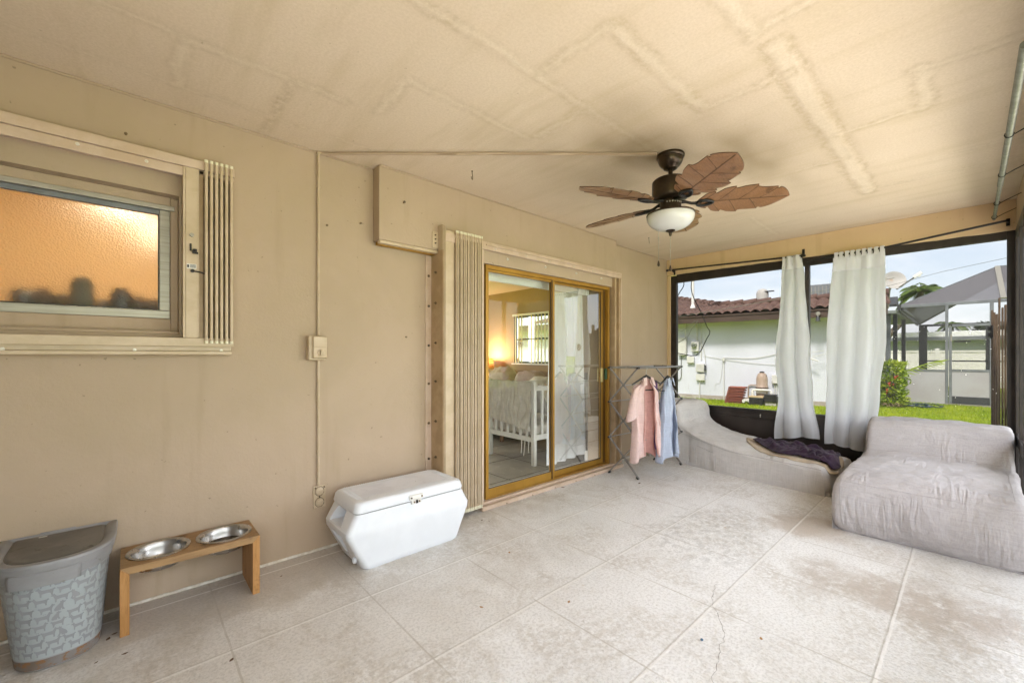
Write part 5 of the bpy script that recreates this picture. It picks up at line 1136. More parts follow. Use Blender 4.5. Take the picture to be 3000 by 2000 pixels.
def tilef(u, v):
    s = lerp(-1.45, 9.0, u); d = lerp(.64, dtop(s), v); q = (s/.235) % 1.; bar = abs(math.sin(q*math.pi))**.8*.075
    c_ = ((d+9)/.30) % 1.; return V(s, d, roofz(d)+bar+.035*c_*1.0+.006*nz(s*7,d*7))
b.grid(tilef, 520, 80); b.poly([(-1.45,-1.3,roofz(-1.25)),(9,-1.3,roofz(-1.25)),(9,-6,1.9),(-1.45,-6,1.9)]); b.poly([(SH,-1.3,roofz(-1.25)),(9,dtop(9)-.02,roofz(dtop(9))),(9,-6,2)])
rof = b.build('roof', M['tile'], t, smooth=40)
def caps(pts, n, name):
    b = MB(HF)
    for k in range(n):
        a = pts[0].lerp(pts[1], k/n); c_ = pts[0].lerp(pts[1], (k+1.12)/n); b.tube([a+V(0,0,.012), c_+V(0,0,.045)], [.085,.105], 12)
    b.build(name, M['tile'], rof, smooth=60)
caps((V(SH,-1.25,roofz(-1.25)+.05), V(-1.45,-1.25,roofz(-1.25)+.05)), 11, 'ridge_cap')
caps((V(9,dtop(9),roofz(dtop(9))+.05), V(SH-.1,-1.25,roofz(-1.25)+.05)), 17, 'hip_cap')
def onwall(name, label, cat, s0, s1, z0, z1, dep, mt=None, bev=.012):
    t2 = thing(name, label, cat, H((s0+s1)/2, .02, z0)); b = MB(HF); b.box(s0,s1,.021,dep,z0,z1); b.build('box_body', mt or M['greybox'], t2, bevel=bev); return t2
def S(y): return (y-2.80)/.9896
t2 = onwall('breaker_cabinet', 'tall painted breaker panel on the neighbour wall', 'electric box', S(6.03), S(6.28), 1.23, 1.80, .13)
b = MB(HF); b.box(S(6.05),S(6.26),.131,.138,1.26,1.77); b.build('cabinet_door', M['greybox'], t2, bevel=.004)
t2 = onwall('electric_meter', 'square electric meter with round dial on the neighbour wall', 'electric meter', S(5.67), S(5.89), 1.35, 1.66, .12)
b = MB(HF); b.lathe([(.085,0),(.085,.02),(.075,.025),(.075,.08),(.06,.10),(0,.103)], (S(5.795),.12,1.545), 20, (0,1,0)); mt_ = b.build('meter_glass', MAT('meter_glass', (.32,.34,.28), .15, c2=(.22,.24,.2), ns=20), t2)
b = MB(HF); b.box(S(5.75),S(5.84),.224,.228,1.525,1.55); b.build('dial_plate', M['black'], mt_, smooth=0)
t2 = onwall('breaker_box', 'narrow grey box on the neighbour wall at the left frame post', 'electric box', S(6.34), S(6.44), 1.32, 1.57, .11)
t2 = onwall('junction_box', 'small pale junction box below the breaker panel', 'electric box', S(5.815), S(6.01), .985, 1.20, .10)
b = MB(HF); b.box(S(5.815)-.008,S(6.01)+.008,.10,.108,1.0,1.20); b.build('lid', M['greybox'], t2, bevel=.003)
t2 = onwall('transformer_box', 'ribbed grey transformer box below the electric meter', 'electric box', S(5.51), S(5.74), .715, .975, .15)
for k in range(7):
    b = MB(HF); x = S(5.54)+.029*k; b.box(x,x+.010,.151,.168,.73,.96); b.build('rib', M['greybox'], t2, smooth=0)
b = MB(HF); b.box(S(5.47),S(5.51),.04,.12,.76,.93); b.build('side_cover', M['dkgrey'], t2, bevel=.006)
t2 = onwall('junction_box', 'lowest pale junction box under the ribbed transformer', 'electric box', S(5.51), S(5.745), .455, .67, .10)
b = MB(HF); b.box(S(5.505),S(5.75),.101,.108,.465,.665); b.build('lid', M['greybox'], t2, bevel=.003)
t2 = onwall('timer_box', 'grey timer box on the wall right of the tan filter tank', 'electric box', S(3.60), S(3.77), .45, .69, .12)
b = MB(HF); b.box(S(3.61),S(3.76),.121,.128,.46,.68); b.build('lid', M['greybox'], t2, bevel=.003)
for q in (3.66,3.71):
    b = MB(HF); b.tube([(S(q),.05,.449),(S(q),.05,.02)], .014, 8); b.build('conduit', M['greybox'], t2)
def pipe(name, label, pts, r, mt, cat):
    b = MB(HF); b.tube(pts, r, 8); return tag(b.build(name, mt), label, cat)
pipe('service_conduit', 'conduit rising from the breaker panel to the eave', [(S(6.08),.045,1.80),(S(6.08),.045,2.24)], .022, M['greybox'], 'conduit')
pipe('service_conduit', 'conduit rising from the electric meter to the eave', [(S(5.74),.045,1.66),(S(5.74),.045,2.24)], .024, M['greybox'], 'conduit')
pipe('service_conduit', 'thin conduit right of the electric meter running down', [(S(5.62),.035,2.24),(S(5.62),.035,1.1)], .014, M['greybox'], 'conduit')
pipe('ground_conduit', 'conduit dropping from the lowest junction box to the grass', [(S(5.66),.04,.455),(S(5.67),.04,-.1)], .016, M['greybox'], 'conduit')
pipe('wall_conduit', 'thin conduit from a small junction to the grass mid wall', [(S(4.985),.035,1.08),(S(4.985),.035,-.1)], .012, M['greybox'], 'conduit')
pipe('junction_fitting', 'small pale junction fitting above the mid wall conduit', [(S(4.99),.05,1.06),(S(4.99),.05,1.16)], .035, M['greybox'], 'fitting')
pipe('bent_conduit', 'thin conduit curving left below the breaker panel', [(S(6.21),.03,1.23),(S(6.21),.03,.55),(S(6.25),.03,.47),(S(6.33),.03,.44),(S(6.6),.03,.43)], .010, M['galv'], 'conduit')
b = MB(HF); b.tube([(lerp(S(4.97),S(3.2),k/30), .03, 1.165+.20*sstep(.35,1,k/30)-.02*math.sin(k/30*3)) for k in range(31)], .008, 6); tag(b.build('wall_cable', M['whitecable']), 'pale cable looping rightwards up the neighbour wall', 'cable')
b = MB(HF); b.tube([(lerp(S(5.55),S(3.2),k/30), .03, 1.22-.25*math.sin(k/30*math.pi*.55)) for k in range(31)], .006, 6); tag(b.build('wall_cable', M['whitecable']), 'faint pale cable sagging across the neighbour wall', 'cable')
b = MB(HF); b.tube([(S(5.88),.08,1.85),(S(5.65),.09,1.70),(S(5.52),.09,1.40),(S(5.48),.09,1.05),(S(5.49),.09,.92)], .008, 6); tag(b.build('drop_cable', M['whitecable']), 'grey cable dropping past the meter to the transformer', 'cable')
b = MB(HF); b.tube([(S(5.02),.03,1.06),(S(5.06),.03,.6),(S(5.10),.03,.42),(S(5.22),.03,.38),(S(5.24),.04,.30),(S(5.20),.05,.25)], .005, 6); tag(b.build('loose_cable', M['whitecable']), 'thin loose cable end curling on the neighbour wall', 'cable')
b = MB(HF); b.tube([(S(2.9),.3,1.30),(S(2.6),.3,1.36)], .008, 6); b.tube([(S(2.9),.3,1.16),(S(2.55),.3,1.28)], .008, 6); b.tube([(S(2.94),.3,1.17),(S(2.72),.32,1.08)], .02, 6); tag(b.build('cable_bracket', M['whitecable']), 'pale cables on a wall bracket between the two curtains', 'cable')
# floodlight under the eave
t2 = thing('floodlight', 'small floodlight fixed under the fascia between the curtains', 'floodlight', H(S(2.71),.58,2.2))
b = MB(HF); b.cyl((S(2.71),.57,2.28),(S(2.71),.66,2.28),.05,n=12); b.tube([(S(2.71),.64,2.28),(S(2.71),.70,2.24),(S(2.71),.70,2.19)],.016,8); b.build('mount', M['alu'], t2)
b = MB(HF); b.lathe([(0,0),(.03,.0),(.035,.03),(.055,.11),(.05,.115),(0,.115)], (S(2.71),.70,2.20), 14, (0,0,-1)); b.build('lamp_head', M['dkgrey'], t2)
# roof mast, dome vent, roof unit
t2 = thing('roof_mast', 'white mast with lamp arms standing on the tile roof', 'mast', H(S(6.0),-.6,2.8))
b = MB(HF); b.cyl((S(6.0),-.45,2.70),(S(6.0),-.45,3.75),.045,n=12); b.build('pole', M['pvc'], t2)
b = MB(HF); b.lathe([(.05,2.70),(.085,2.75),(.05,2.86)],(S(6.0),-.45,0),12); b.build('base_boot', M['pvc'], t2)
b = MB(HF); b.beam((S(6.12),-.45,3.73),(S(5.3),-.45,3.79),.05,.05); b.tube([(S(5.9),-.45,3.72),(S(5.7),-.45,3.68),(S(5.45),-.45,3.72)],.02,8); b.lathe([(.0,0),(.14,.03),(.22,.10),(.0,.11)],(S(5.55),-.45,3.74),16,cap0=False,cap1=False); b.build('arm', M['greymet'], t2)
t2 = thing('dome_vent', 'rounded white vent cowl on the ridge of the tile roof', 'vent', H(S(4.25),-1.3,3.0))
b = MB(HF); b.lathe([(.17,2.60),(.17,3.16),(.155,3.22),(.11,3.28),(.05,3.305),(0,3.31)], (S(4.22),-1.42,0), 20, cap1=False); b.build('cowl', MAT('dull_cream_cowl', (.42,.40,.37), .6), t2)
b = MB(HF); b.box(S(3.90),S(4.15),-1.40,-1.28,3.19,3.215); b.build('flap', M['dkgrey'], t2, smooth=0)
t2 = thing('roof_unit', 'grey slatted air handling unit on the neighbour roof', 'air conditioner', H(S(2.8),-2.4,2.8))
b = MB(HF); b.box(S(2.35),S(3.25),-2.6,-1.9,2.6,3.36); b.build('casing', M['greymet'], t2, smooth=0, bevel=.01)
for k in range(9):
    b = MB(HF); x = S(2.38)+.09*k; b.box(x,x+.02,-1.899,-1.885,2.7,3.30); b.build('slat', M['alu'], t2, smooth=0)
# pool equipment
t2 = thing('filter_tank', 'tan rounded pool filter tank against the neighbour wall', 'filter tank', H(S(3.97),.35,GZ))
b = MB(HF); b.lathe([(0,GZ),(.135,GZ),(.14,.30),(.15,.31),(.15,.36),(.14,.37),(.14,.56),(.13,.64),(.10,.715),(.05,.755),(0,.76)], (S(3.965),.35,0), 28, cap0=False, cap1=False); b.build('tank', M['tan'], t2, smooth=50)
b = MB(HF); b.lathe([(.06,.752),(.062,.775),(.03,.79),(0,.79)], (S(3.965),.35,0), 16, cap1=False); b.build('cap', M['black'], t2)
b = MB(HF); b.box(S(3.85),S(3.90),.32,.40,.66,.69); b.build('lever', M['black'], t2, smooth=0)
b = MB(HF); b.lathe([(.155,.335),(.158,.345),(.155,.355)], (S(3.965),.35,0), 28, cap0=False, cap1=False); b.build('clamp_band', M['blackmetal'], t2)
b = MB(HF); b.box(S(3.85),S(4.07),.488,.50,.19,.31); b.build('label_plate', M['white'], t2, smooth=0)
t2 = thing('pool_pump', 'black pool pump with tan lidded strainer box', 'pump', H(S(3.85),.75,GZ))
b = MB(HF); b.box(S(3.865),S(4.19),.60,.88,GZ,.10); b.build('strainer_box', M['black'], t2, bevel=.012)
for k in range(3):
    b = MB(HF); b.box(S(3.89),S(4.05),.881,.888,-.03+k*.035,-.015+k*.035); b.build('rib', M['black'], t2, smooth=0)
b = MB(HF); b.box(S(3.86),S(4.195),.595,.885,.1005,.135); b.build('strainer_lid', MAT('tan_lid', (.50,.37,.20), .6), t2, bevel=.01)
b = MB(HF); b.lathe([(0,0),(.09,0),(.10,.02),(.10,.20),(.12,.21),(.12,.30),(.09,.31),(0,.31)], (S(3.86),.72,.07), 20, (-1,0,0), cap0=False, cap1=False); b.box(S(3.56),S(3.84),.62,.84,.0,.20); b.build('motor', M['black'], t2, bevel=.01)
b = MB(HF); b.box(S(3.58),S(3.82),.64,.80,GZ,-.001); b.build('motor_foot', MAT('concrete_block', (.42,.40,.36), .9), t2, smooth=0)
t2 = thing('pvc_pipework', 'white pvc pipe loop over the strainer box', 'pipes', H(S(3.95),.55,GZ))
b = MB(HF); b.tube([(S(4.16),.56,-.05),(S(4.16),.56,.24),(S(4.15),.56,.275),(S(4.12),.56,.29),(S(3.76),.56,.29),(S(3.73),.56,.275),(S(3.72),.56,.24),(S(3.72),.56,.15)], .028, 10); b.build('pipe_loop', M['pvc'], t2)
for x in (S(4.16),S(3.72)):
    b = MB(HF); b.cyl((x,.56,.18),(x,.56,.235),.036,n=12); b.cyl((x,.56,.13),(x,.56,.16),.036,n=12); b.build('coupling', M['pvc'], t2)
b = MB(HF); b.tube([(S(4.35),.05,-.05),(S(4.35),.05,.33),(S(4.32),.05,.37),(S(4.27),.05,.385),(S(4.10),.06,.385)], .018, 8); b.build('wall_pipe', M['tan'], t2)
b = MB(HF); b.cyl((S(4.20),.50,.0),(S(4.34),.78,-.02),.045,n=14); b.build('pipe_stub', M['pvc'], t2)
b = MB(HF); b.cyl((S(4.08),.50,.0),(S(4.22),.72,-.01),.04,n=14); b.build('pipe_stub', M['pvc'], t2)
t2 = thing('tile_stack', 'leaning stack of spare red clay roof tiles on the grass', 'tile stack', H(S(4.6),.5,GZ)); rg = random.Random(4)
for k in range(13):
    b = MB(HF); s0 = S(4.38)+.004*k+rg.uniform(-.008,.008)-.007*k; z = GZ+.01+k*.036; ln = .42
    sh = -.0095*k
    b.grid(lambda u, v: V(S(4.40)+ln*(1-u)*1.0+sh+rg.uniform(0,.001), .42+.34*v+.004*k, z+.013*abs(math.sin(v*2*math.pi))+.003*nz(u*5,k)+(.012*u if k % 2 else 0)), 6, 16); b.build('roof_tile', M['tilered'], t2, smooth=60, solid=.015)
# ---- screened pool enclosure behind the right bay
EX = 16.2; t2 = thing('pool_enclosure', 'grey aluminium pool enclosure with mesh roof and kick panels', 'enclosure', (EX,.5,GZ)); GM = M['greymet']
b = MB(); b.box(EX,EX+.06,-2.2,1.40,2.575,2.655); b.box(EX+.06,EX+6,1.32,1.40,2.50,2.575); b.build('eave_beam', GM, t2, smooth=0, bevel=.005)
for y0, y1 in ((.44,.50),(.375,.432),(-.36,-.29),(-1.6,-1.53)):
    b = MB(); b.box(EX,EX+.055,y0,y1,GZ,2.574 if y0 != .375 else 2.00); b.build('post', GM, t2, smooth=0, bevel=.004)
b = MB(); b.box(EX+.005,EX+.05,-1.53,.374,1.99,2.055); b.build('door_head', GM, t2, smooth=0, bevel=.004)
b = MB(); b.box(EX+.01,EX+.05,.501,1.39,.79,.845); b.build('mid_rail', GM, t2, smooth=0); b = MB(); b.box(EX+.01,EX+.05,-.289,.374,.80,.86); b.build('mid_rail', GM, t2, smooth=0)
b = MB(); b.box(EX+.02,EX+.035,.501,1.39,GZ+.02,.789); b.build('kick_panel', M['panelgrey'], t2, smooth=0)
b = MB(); b.box(EX+.02,EX+.035,-.289,.374,.145,.799); b.build('kick_panel', M['panelgrey'], t2, smooth=0)
b = MB(); b.box(EX+.005,EX+.045,-.289,.374,-.05,.144); b.build('door_base', M['dkgrey'], t2, smooth=0, bevel=.005); b = MB(); b.box(EX-.02,EX+.06,-1.5,.50,GZ-.02,-.051); b.build('door_sill', M['alu'], t2, smooth=0)
b = MB(); b.box(EX-.012,EX+.0,.37,.40,1.60,1.80); b.build('hinge', M['alu'], t2, smooth=0)
pk0, pk1 = V(17.55,-.45,3.66), V(20.6,-.45,3.55); A_ = V(EX,1.38,2.65); Bk = V(22.,1.36,2.40); D_ = V(EX,-2.2,2.65)
def quadp(name, pts, mt): 
    b = MB(); b.poly(pts); return b.build(name, mt, t2, smooth=0)
quadp('roof_screen', [A_, pk0, V(17.55,-2.2,3.66), D_], M['poolscreen']); quadp('roof_screen', [A_, pk0, pk1, Bk], M['poolscreen']); quadp('roof_screen', [pk0, V(17.55,-2.2,3.70), V(20.6,-2.2,3.6), pk1], M['poolscreen'])
b = MB(); b.beam(pk0, (EX,-.52,2.66), .10, .05); b.build('roof_rib', M['alu'], t2, smooth=0)
b = MB(); b.beam(A_, pk0, .03, .03); b.beam(pk0,(17.55,-2.2,3.66),.03,.03); b.beam(pk0, pk1,.03,.03); b.beam(pk1, Bk,.05,.05); b.build('roof_rib', GM, t2, smooth=0)
quadp('wall_screen', [(EX+.03,1.39,.85),(EX+.03,.5,.85),(EX+.03,.5,2.57),(EX+.03,1.39,2.57)], M['poolwall']); quadp('wall_screen', [(EX+.03,.37,.86),(EX+.03,-.29,.86),(EX+.03,-.29,1.99),(EX+.03,.37,1.99)], M['poolwall'])
b = MB()
for y in (1.05,): b.box(22.0,22.14,y+.1,y+.32,GZ,2.35)
b.box(22.0,22.05,-2.2,1.36,1.0,1.05); b.box(22.0,22.05,-2.2,1.36,2.30,2.38); b.box(22.0,22.05,-.42,-.30,GZ,2.3); b.box(22.0,22.05,.05,.45,1.70,1.76); b.build('back_frame', M['dkgrey'], t2, smooth=0)
b = MB(); b.box(EX,EX+6,1.325,1.395,GZ,.05); b.build('side_curb', GM, t2, smooth=0)
# lanai corner of the neighbour house left of the enclosure
t2 = thing('lanai_roof', 'grey covered lanai with dark posts beside the pool enclosure', 'lanai', (16.5,2.2,GZ))
b = MB(); b.box(15.9,22.0,1.45,3.6,2.42,2.50); b.build('soffit', MAT('grey_green_soffit', (.34,.37,.36), .8), t2, smooth=0)
b = MB(); b.box(15.85,15.90,1.62,3.6,2.46,2.66); b.beam((15.9,1.40,2.56),(22.0,1.40,2.42),.05,.16); b.build('fascia', M['dkgrey'], t2, smooth=0)
b = MB(); b.prism([(15.84,1.45,2.66),(16.3,1.45,2.92),(16.6,1.45,2.66)], (0,.35,0)); b.build('roof_corner', M['dkgrey'], t2, smooth=0)
for x, y0, y1, mt in ((16.1,1.585,1.70,M['greymet']),(16.3,1.46,1.555,M['dkgrey']),(19.0,1.50,1.60,M['dkgrey'])):
    b = MB(); b.box(x,x+.06,y0,y1,GZ,2.42); b.build('post', mt, t2, smooth=0, bevel=.004)
# far white fence, far house, far trees
t2 = thing('vinyl_fence', 'white vinyl privacy fence behind the pool enclosure', 'fence', (26,0,GZ))
b = MB(); b.box(26.0,26.04,-8,8,GZ,1.36); b.build('fence_panel', M['pvc'], t2, smooth=0); b = MB(); b.box(25.97,26.07,-8,8,1.361,1.44); b.box(25.97,26.07,-8,8,.1,.2); b.build('fence_rail', M['pvc'], t2, smooth=0)
for y in (-2.9,-1.0,.98,2.9,4.9):
    b = MB(); b.box(25.93,26.10,y,y+.13,GZ,1.48); b.lathe([(.09,1.48),(.09,1.50),(0,1.53)],(26.01,y+.065,0),4,cap1=False); b.build('post', M['pvc'], t2, smooth=0)
t2 = thing('far_house', 'low grey house with bright flat roof beyond the white fence', 'house', (34,0,GZ))
b = MB(); b.box(34,40,-9,9,GZ,2.05); b.build('wall', MAT('grey_blue_house', (.36,.40,.40), .8), t2, smooth=0); b = MB(); b.box(33.3,40.4,-9.4,9.4,2.06,2.55); b.build('roof', MAT('white_flat_roof', (.82,.82,.82), .6), t2, smooth=0, bevel=.03); b = MB(); b.box(33.28,33.295,-9.4,9.4,2.06,2.26); b.build('fascia', M['greymet'], t2, smooth=0)
def blob(mb, c_, rx, ry, rz, n, L, w_, rg, droop=0):
    for k in range(n):
        while True:
            p = V(rg.uniform(-1,1), rg.uniform(-1,1), rg.uniform(-1,1))
            if .25 < p.length < 1: break
        cl = nz(p.x*2.5+c_[0], p.y*2.5+c_[1], p.z*2.5)
        if cl < -.28: continue
        q = V(c_[0]+p.x*rx, c_[1]+p.y*ry, c_[2]+p.z*rz); d = (V(p.x,p.y,p.z*.6)+V(rg.uniform(-.8,.8),rg.uniform(-.8,.8),rg.uniform(-.8,.8)-droop))
        mb.leaf(q, d, V(rg.uniform(-1,1),rg.uniform(-1,1),1), L*rg.uniform(.6,1.3), w_*rg.uniform(.7,1.2))
def tree(name, label, x, y, z, r, hh, n, seed):
    rg = random.Random(seed); t3 = thing(name, label, 'tree', (x,y,GZ)); b = MB(); tw = V(rg.uniform(-.3,.3), rg.uniform(-.3,.3), 0)
    b.tube([V(x,y,GZ), V(x,y,z*.5)+tw*.5, V(x,y,z)+tw], [r*.16, r*.11, r*.06], 8)
    for k in range(6):
        a = rg.uniform(0,6.28); b.tube([V(x,y,z*.6)+tw*.6, V(x+math.cos(a)*r*.5,y+math.sin(a)*r*.5,z+.1*r), V(x+math.cos(a)*r*.85,y+math.sin(a)*r*.85,z+.4*r)], [r*.07,r*.04,r*.012], 6)
    b.build('trunk', M['trunk'], t3); b = MB()
    for k in range(9):
        a = rg.uniform(0,6.28); q = rg.uniform(.2,.75)*r; blob(b, (x+math.cos(a)*q, y+math.sin(a)*q, z+rg.uniform(-.1,.7)*hh), r*.5, r*.5, hh*.35, n//9, .42, .20, rg)
    b.build('crown', M['tree'], t3, smooth=0)
tree('round_tree', 'dark rounded tree beyond the far house roof', 60, -1.5, 2.7, 1.5, 1.5, 3200, 3)
tree('round_tree', 'dark tree behind the post in the middle of the enclosure', 60, 2.4, 2.2, 2.0, 1.3, 3200, 5)
tree('round_tree', 'wide low dark tree further left behind the enclosure', 60, 6.2, 2.2, 2.4, 1.4, 3200, 9)
tree('round_tree', 'dark tree at the right behind the picket gate', 60, -5.5, 2.5, 2.3, 1.5, 3200, 11)
def palm(name, label, x, y, h, L, nf, seed, rt=.14, mt=None, up=.75, lean=(0,0,0)):
    rg = random.Random(seed); t3 = thing(name, label, 'palm tree', (x,y,GZ)); b = MB(); ln = V(rg.uniform(-.3,.3), rg.uniform(-.3,.3), 0)
    b.tube([V(x,y,GZ)+Vector(lean)*(1-k/8)**1.5+ln*(k/8)**2+V(0,0,(h-GZ)*k/8) for k in range(9)], [rt*(1.15-.35*k/8) for k in range(9)], 10); b.build('trunk', M['trunk'], t3)
    b = MB(); top = V(x,y,h)+ln
    for k in range(nf):
        a = 2*math.pi*k/nf*2.4+rg.uniform(-.3,.3); el = rg.uniform(-.15,up+.35); l_ = L*rg.uniform(.8,1.1); d = V(math.cos(a),math.sin(a),0)
        P_ = []
        for q in range(13):
            s_ = q/12; P_.append(top + d*l_*s_*math.cos(el*.7)*(1-.18*s_*s_) + V(0,0,l_*(math.sin(el)*s_-.75*s_*s_*(.55+.3*rg.random()*0+.25))))
        b.tube(P_, [.022*(1-q/13)+.004 for q in range(13)], 4)
        for q in range(1,13):
            for w3 in range(3):
                p = P_[q-1].lerp(P_[q], w3/3); tg = (P_[q]-P_[q-1]).normalized(); sd = tg.cross(V(0,0,1)).normalized()
                for sg in (-1,1): b.leaf(p, sd*sg*.8+tg*.65+V(0,0,-.55+rg.uniform(-.15,.15)), V(0,0,1), l_*.30*math.sin(max(.18,(q/13))*math.pi)+.05, .045)
    b.build('crown', mt or M['palm'], t3, smooth=0)
palm('palm_tree', 'palm crown showing above the lanai roof corner', 32, 2.1, 4.75, 1.25, 26, 4, .16, lean=(0,3.4,0))
palm('palm_tree', 'blurred palm beyond the pool screen middle post', 60, 1.2, 4.3, 1.6, 18, 8, .2)
for k, (x, y, h, L, lab) in enumerate(((-1.2,-8.2,3.3,2.6,'palm in the side yard facing the left end of the porch'),(2.6,-8.0,3.2,2.7,'palm in the side yard facing the middle of the porch'),(5.9,-8.4,3.6,2.6,'palm in the side yard facing the far end of the porch'),(.8,-10.5,4.6,2.8,'taller palm at the back of the side yard'))): palm('palm_tree', lab, x, y, h, L, 30, 40+k, .2)
hd = MB(); rg = random.Random(8)
for k in range(14): blob(hd, (-6+k*1.3, -12., .6), 1.0, .5, .9, 500, .16, .08, rg)
tag(hd.build('hedge', M['bush'], smooth=0), 'long clipped hedge at the back of the side yard', 'hedge')
# satellite dish
t2 = thing('satellite_dish', 'rust stained white satellite dish on a pole above the lanai', 'satellite dish', (15.2,1.52,2.5))
m = MB(); ax = V(-.86,-.42,.28).normalized(); m.lathe([(0,-.065),(.09,-.058),(.17,-.040),(.24,-.005),(.25,.004),(.24,.004),(.17,-.031),(.09,-.050),(0,-.057)], (15.0,1.40,3.23), 36, ax, cap0=False, cap1=False)
m.build('dish', MAT('rust_stained_dish', (.40,.385,.36), .5, c2=(.43,.41,.38), ns=3, c3=(.40,.22,.09), s3=4.2, l3=.54, h3=.72), t2, smooth=60)
m = MB(); m.tube([(15.12,1.46,3.15),(15.15,1.52,2.98),(15.2,1.56,2.5)], .03, 8); m.build('pole', M['alu'], t2)
m = MB(); m.beam((15.0,1.36,2.98),(14.9,.99,3.25),.022,.03); m.build('feed_arm', M['galv'], t2, smooth=0)
m = MB(); m.obox((14.88,.95,3.29), V(0,-.075,.055), V(.03,0,0), V(0,.02,.03)); m.prism([(14.86,.93,3.23),(14.86,.99,3.27),(14.86,.90,3.36),(14.86,.885,3.25)], (.05,0,0)); m.build('receiver', M['pvc'], t2, smooth=0, bevel=.004)
# bush, hose, wood gate, cables
t2 = thing('flowering_bush', 'yellow green bush with red blossoms by the enclosure', 'bush', (14.7,1.45,GZ)); rg = random.Random(2)
b = MB()
for k in range(7):
    a = k*.9; b.tube([(14.7,1.45,GZ),(14.7+.12*math.cos(a),1.45+.12*math.sin(a),.4),(14.7+.25*math.cos(a),1.45+.22*math.sin(a),.85)], [.022,.014,.006], 6)
b.build('branch', M['trunk'], t2)
b = MB()
for k in range(7500):
    p = V(rg.uniform(14.40,15.05), rg.uniform(1.10,2.05), rg.uniform(-.02,1.10)); q = min(p.y-1.10, 1.10-p.z, .3)
    if q > .16 and rg.random() < .6: continue
    if p.y < 1.10+.14*(nz(p.z*5, p.x*5, 3)+.5) or p.z > 1.10-.14*(nz(p.y*5, p.x*5, 8)+.4): continue
    if nz(p.x*7, p.y*7, p.z*7) < -.42: continue
    b.leaf(p, V(rg.uniform(-1,.4), rg.uniform(-1,.6), rg.uniform(-.3,1.)), V(rg.uniform(-1,1),rg.uniform(-1,1),1), rg.uniform(.07,.12), rg.uniform(.035,.055))
b.build('leaves', M['bush'], t2, smooth=0)
b = MB()
for p in ((14.42,1.30,.66),(14.45,1.50,.30),(14.5,1.42,.5)): blob(b, p, .035,.035,.03, 14, .05,.03, rg)
b.build('blossom', MAT('red_blossom', (.65,.07,.03), .6), t2, smooth=0)
b = MB(); 
for k in range(9): b.leaf(V(14.5,1.15,.82)+V(-.05*k,-.075*k,.052*k-.0022*k*k*1.2), V(0,-.6,-.25), V(1,0,0), .24-.012*k, .03); b.leaf(V(14.5,1.15,.82)+V(-.05*k,-.075*k,.052*k-.0022*k*k*1.2), V(0,-.9,.35), V(1,0,0), .22, .03)
b.tube([V(14.5,1.15,.82)+V(-.05*k,-.075*k,.052*k-.0022*k*k*1.2) for k in range(10)], .007, 5); b.build('palm_shoot', MAT('lime_frond', (.36,.46,.05), .6, transl=.3), t2, smooth=0)
b = MB()
for k in range(60):
    a = rg.uniform(0,6.28); b.leaf(V(14.35+rg.uniform(-.1,.1),1.42+rg.uniform(-.2,.2),GZ+.03+rg.uniform(0,.12)), V(math.cos(a),math.sin(a),-.3), V(0,0,1), .16, .02)
tag(b.build('dead_fronds', MAT('dry_frond', (.24,.17,.10), .9), smooth=0), 'heap of dry brown fronds at the foot of the bush', 'dead leaves')
b = MB()
for r, cx, cy in ((.30,15.0,1.05),(.22,14.9,.90),(.26,15.1,.75)): b.tube([(cx+r*1.3*math.cos(a*math.pi/14), cy+r*math.sin(a*math.pi/14), GZ+.05+.012*math.sin(a)) for a in range(28)], .014, 6, closed=True)
tag(b.build('garden_hose', MAT('teal_hose', (.015,.045,.06), .4)), 'coiled dark teal garden hose on the grass', 'hose')
t2 = thing('picket_gate', 'weathered wooden picket gate seen nearly edge on', 'gate', (7.2,-.2,GZ)); rg = random.Random(6)
for k, (y, z1) in enumerate(((-.146,1.745),(-.162,1.72),(-.180,1.70),(-.199,1.88),(-.222,1.77),(-.243,1.80),(-.264,1.80))):
    x = 7.2+.13*k; yy = y*x/7.2; b = MB(); b.box(x,x+.10,yy-.011,yy+.006,GZ,lerp(1.237,z1,x/7.2)); b.build('picket', M['fencew'], t2, smooth=0, bevel=.004)
for z in (.55,1.58):
    b = MB(); b.box(7.52,8.2,-.300,-.275,z-.05,z+.05); b.build('gate_rail', M['fencew'], t2, smooth=0, bevel=.004)
b = MB(); b.obox((7.19,-.142,1.50), (.05,0,0),(0,.012,0),(0,0,.075)); b.obox((7.19,-.128,1.535),(.05,0,0),(0,.016,0),(0,0,.022)); b.obox((7.19,-.128,1.465),(.05,0,0),(0,.016,0),(0,0,.022)); b.build('gate_hinge', M['blackmetal'], t2, bevel=.004)

b = MB(); b.tube([(12.3,6.75,2.60),(12.2,5.9,2.40),(12.2,4.6,2.52),(12.6,2.9,2.78),(12.9,1.2,3.0)], .007, 6); tag(b.build('service_wire', M['galv']), 'grey wire strung along the front of the tile roof eave', 'wire')
b = MB(); pts = [(2026,822),(2025,842),(2028,860),(2036,880),(2050,906),(2063,936),(2072,958),(2080,970),(2079,978),(2070,993),(2062,1010),(2052,1030),(2040,1041),(2025,1042),(2005,1038),(1984,1034),(1968,1028)]
def cab(pts, X):
    out = []
    for x, y in pts:
        u, v_ = (x-1500)/1227, (1040-y)/1227; t_ = X/(.74*u+.6726); out.append(V(X, (-.6725*u+.7401)*t_, 1.237+v_*t_))
    return out
tag(MB().tube(cab([(2560,848),(2640,828),(2760,796),(2960,753)], 14.4), .005, 5).build('overhead_wire', M['galv'], smooth=60), 'thin overhead wire rising past the satellite dish', 'wire')
tag(MB().tube(cab(pts, 6.4), .0065, 6).build('hanging_cable', M['cable'], smooth=60), 'black cable looping down outside the left screen', 'cable')
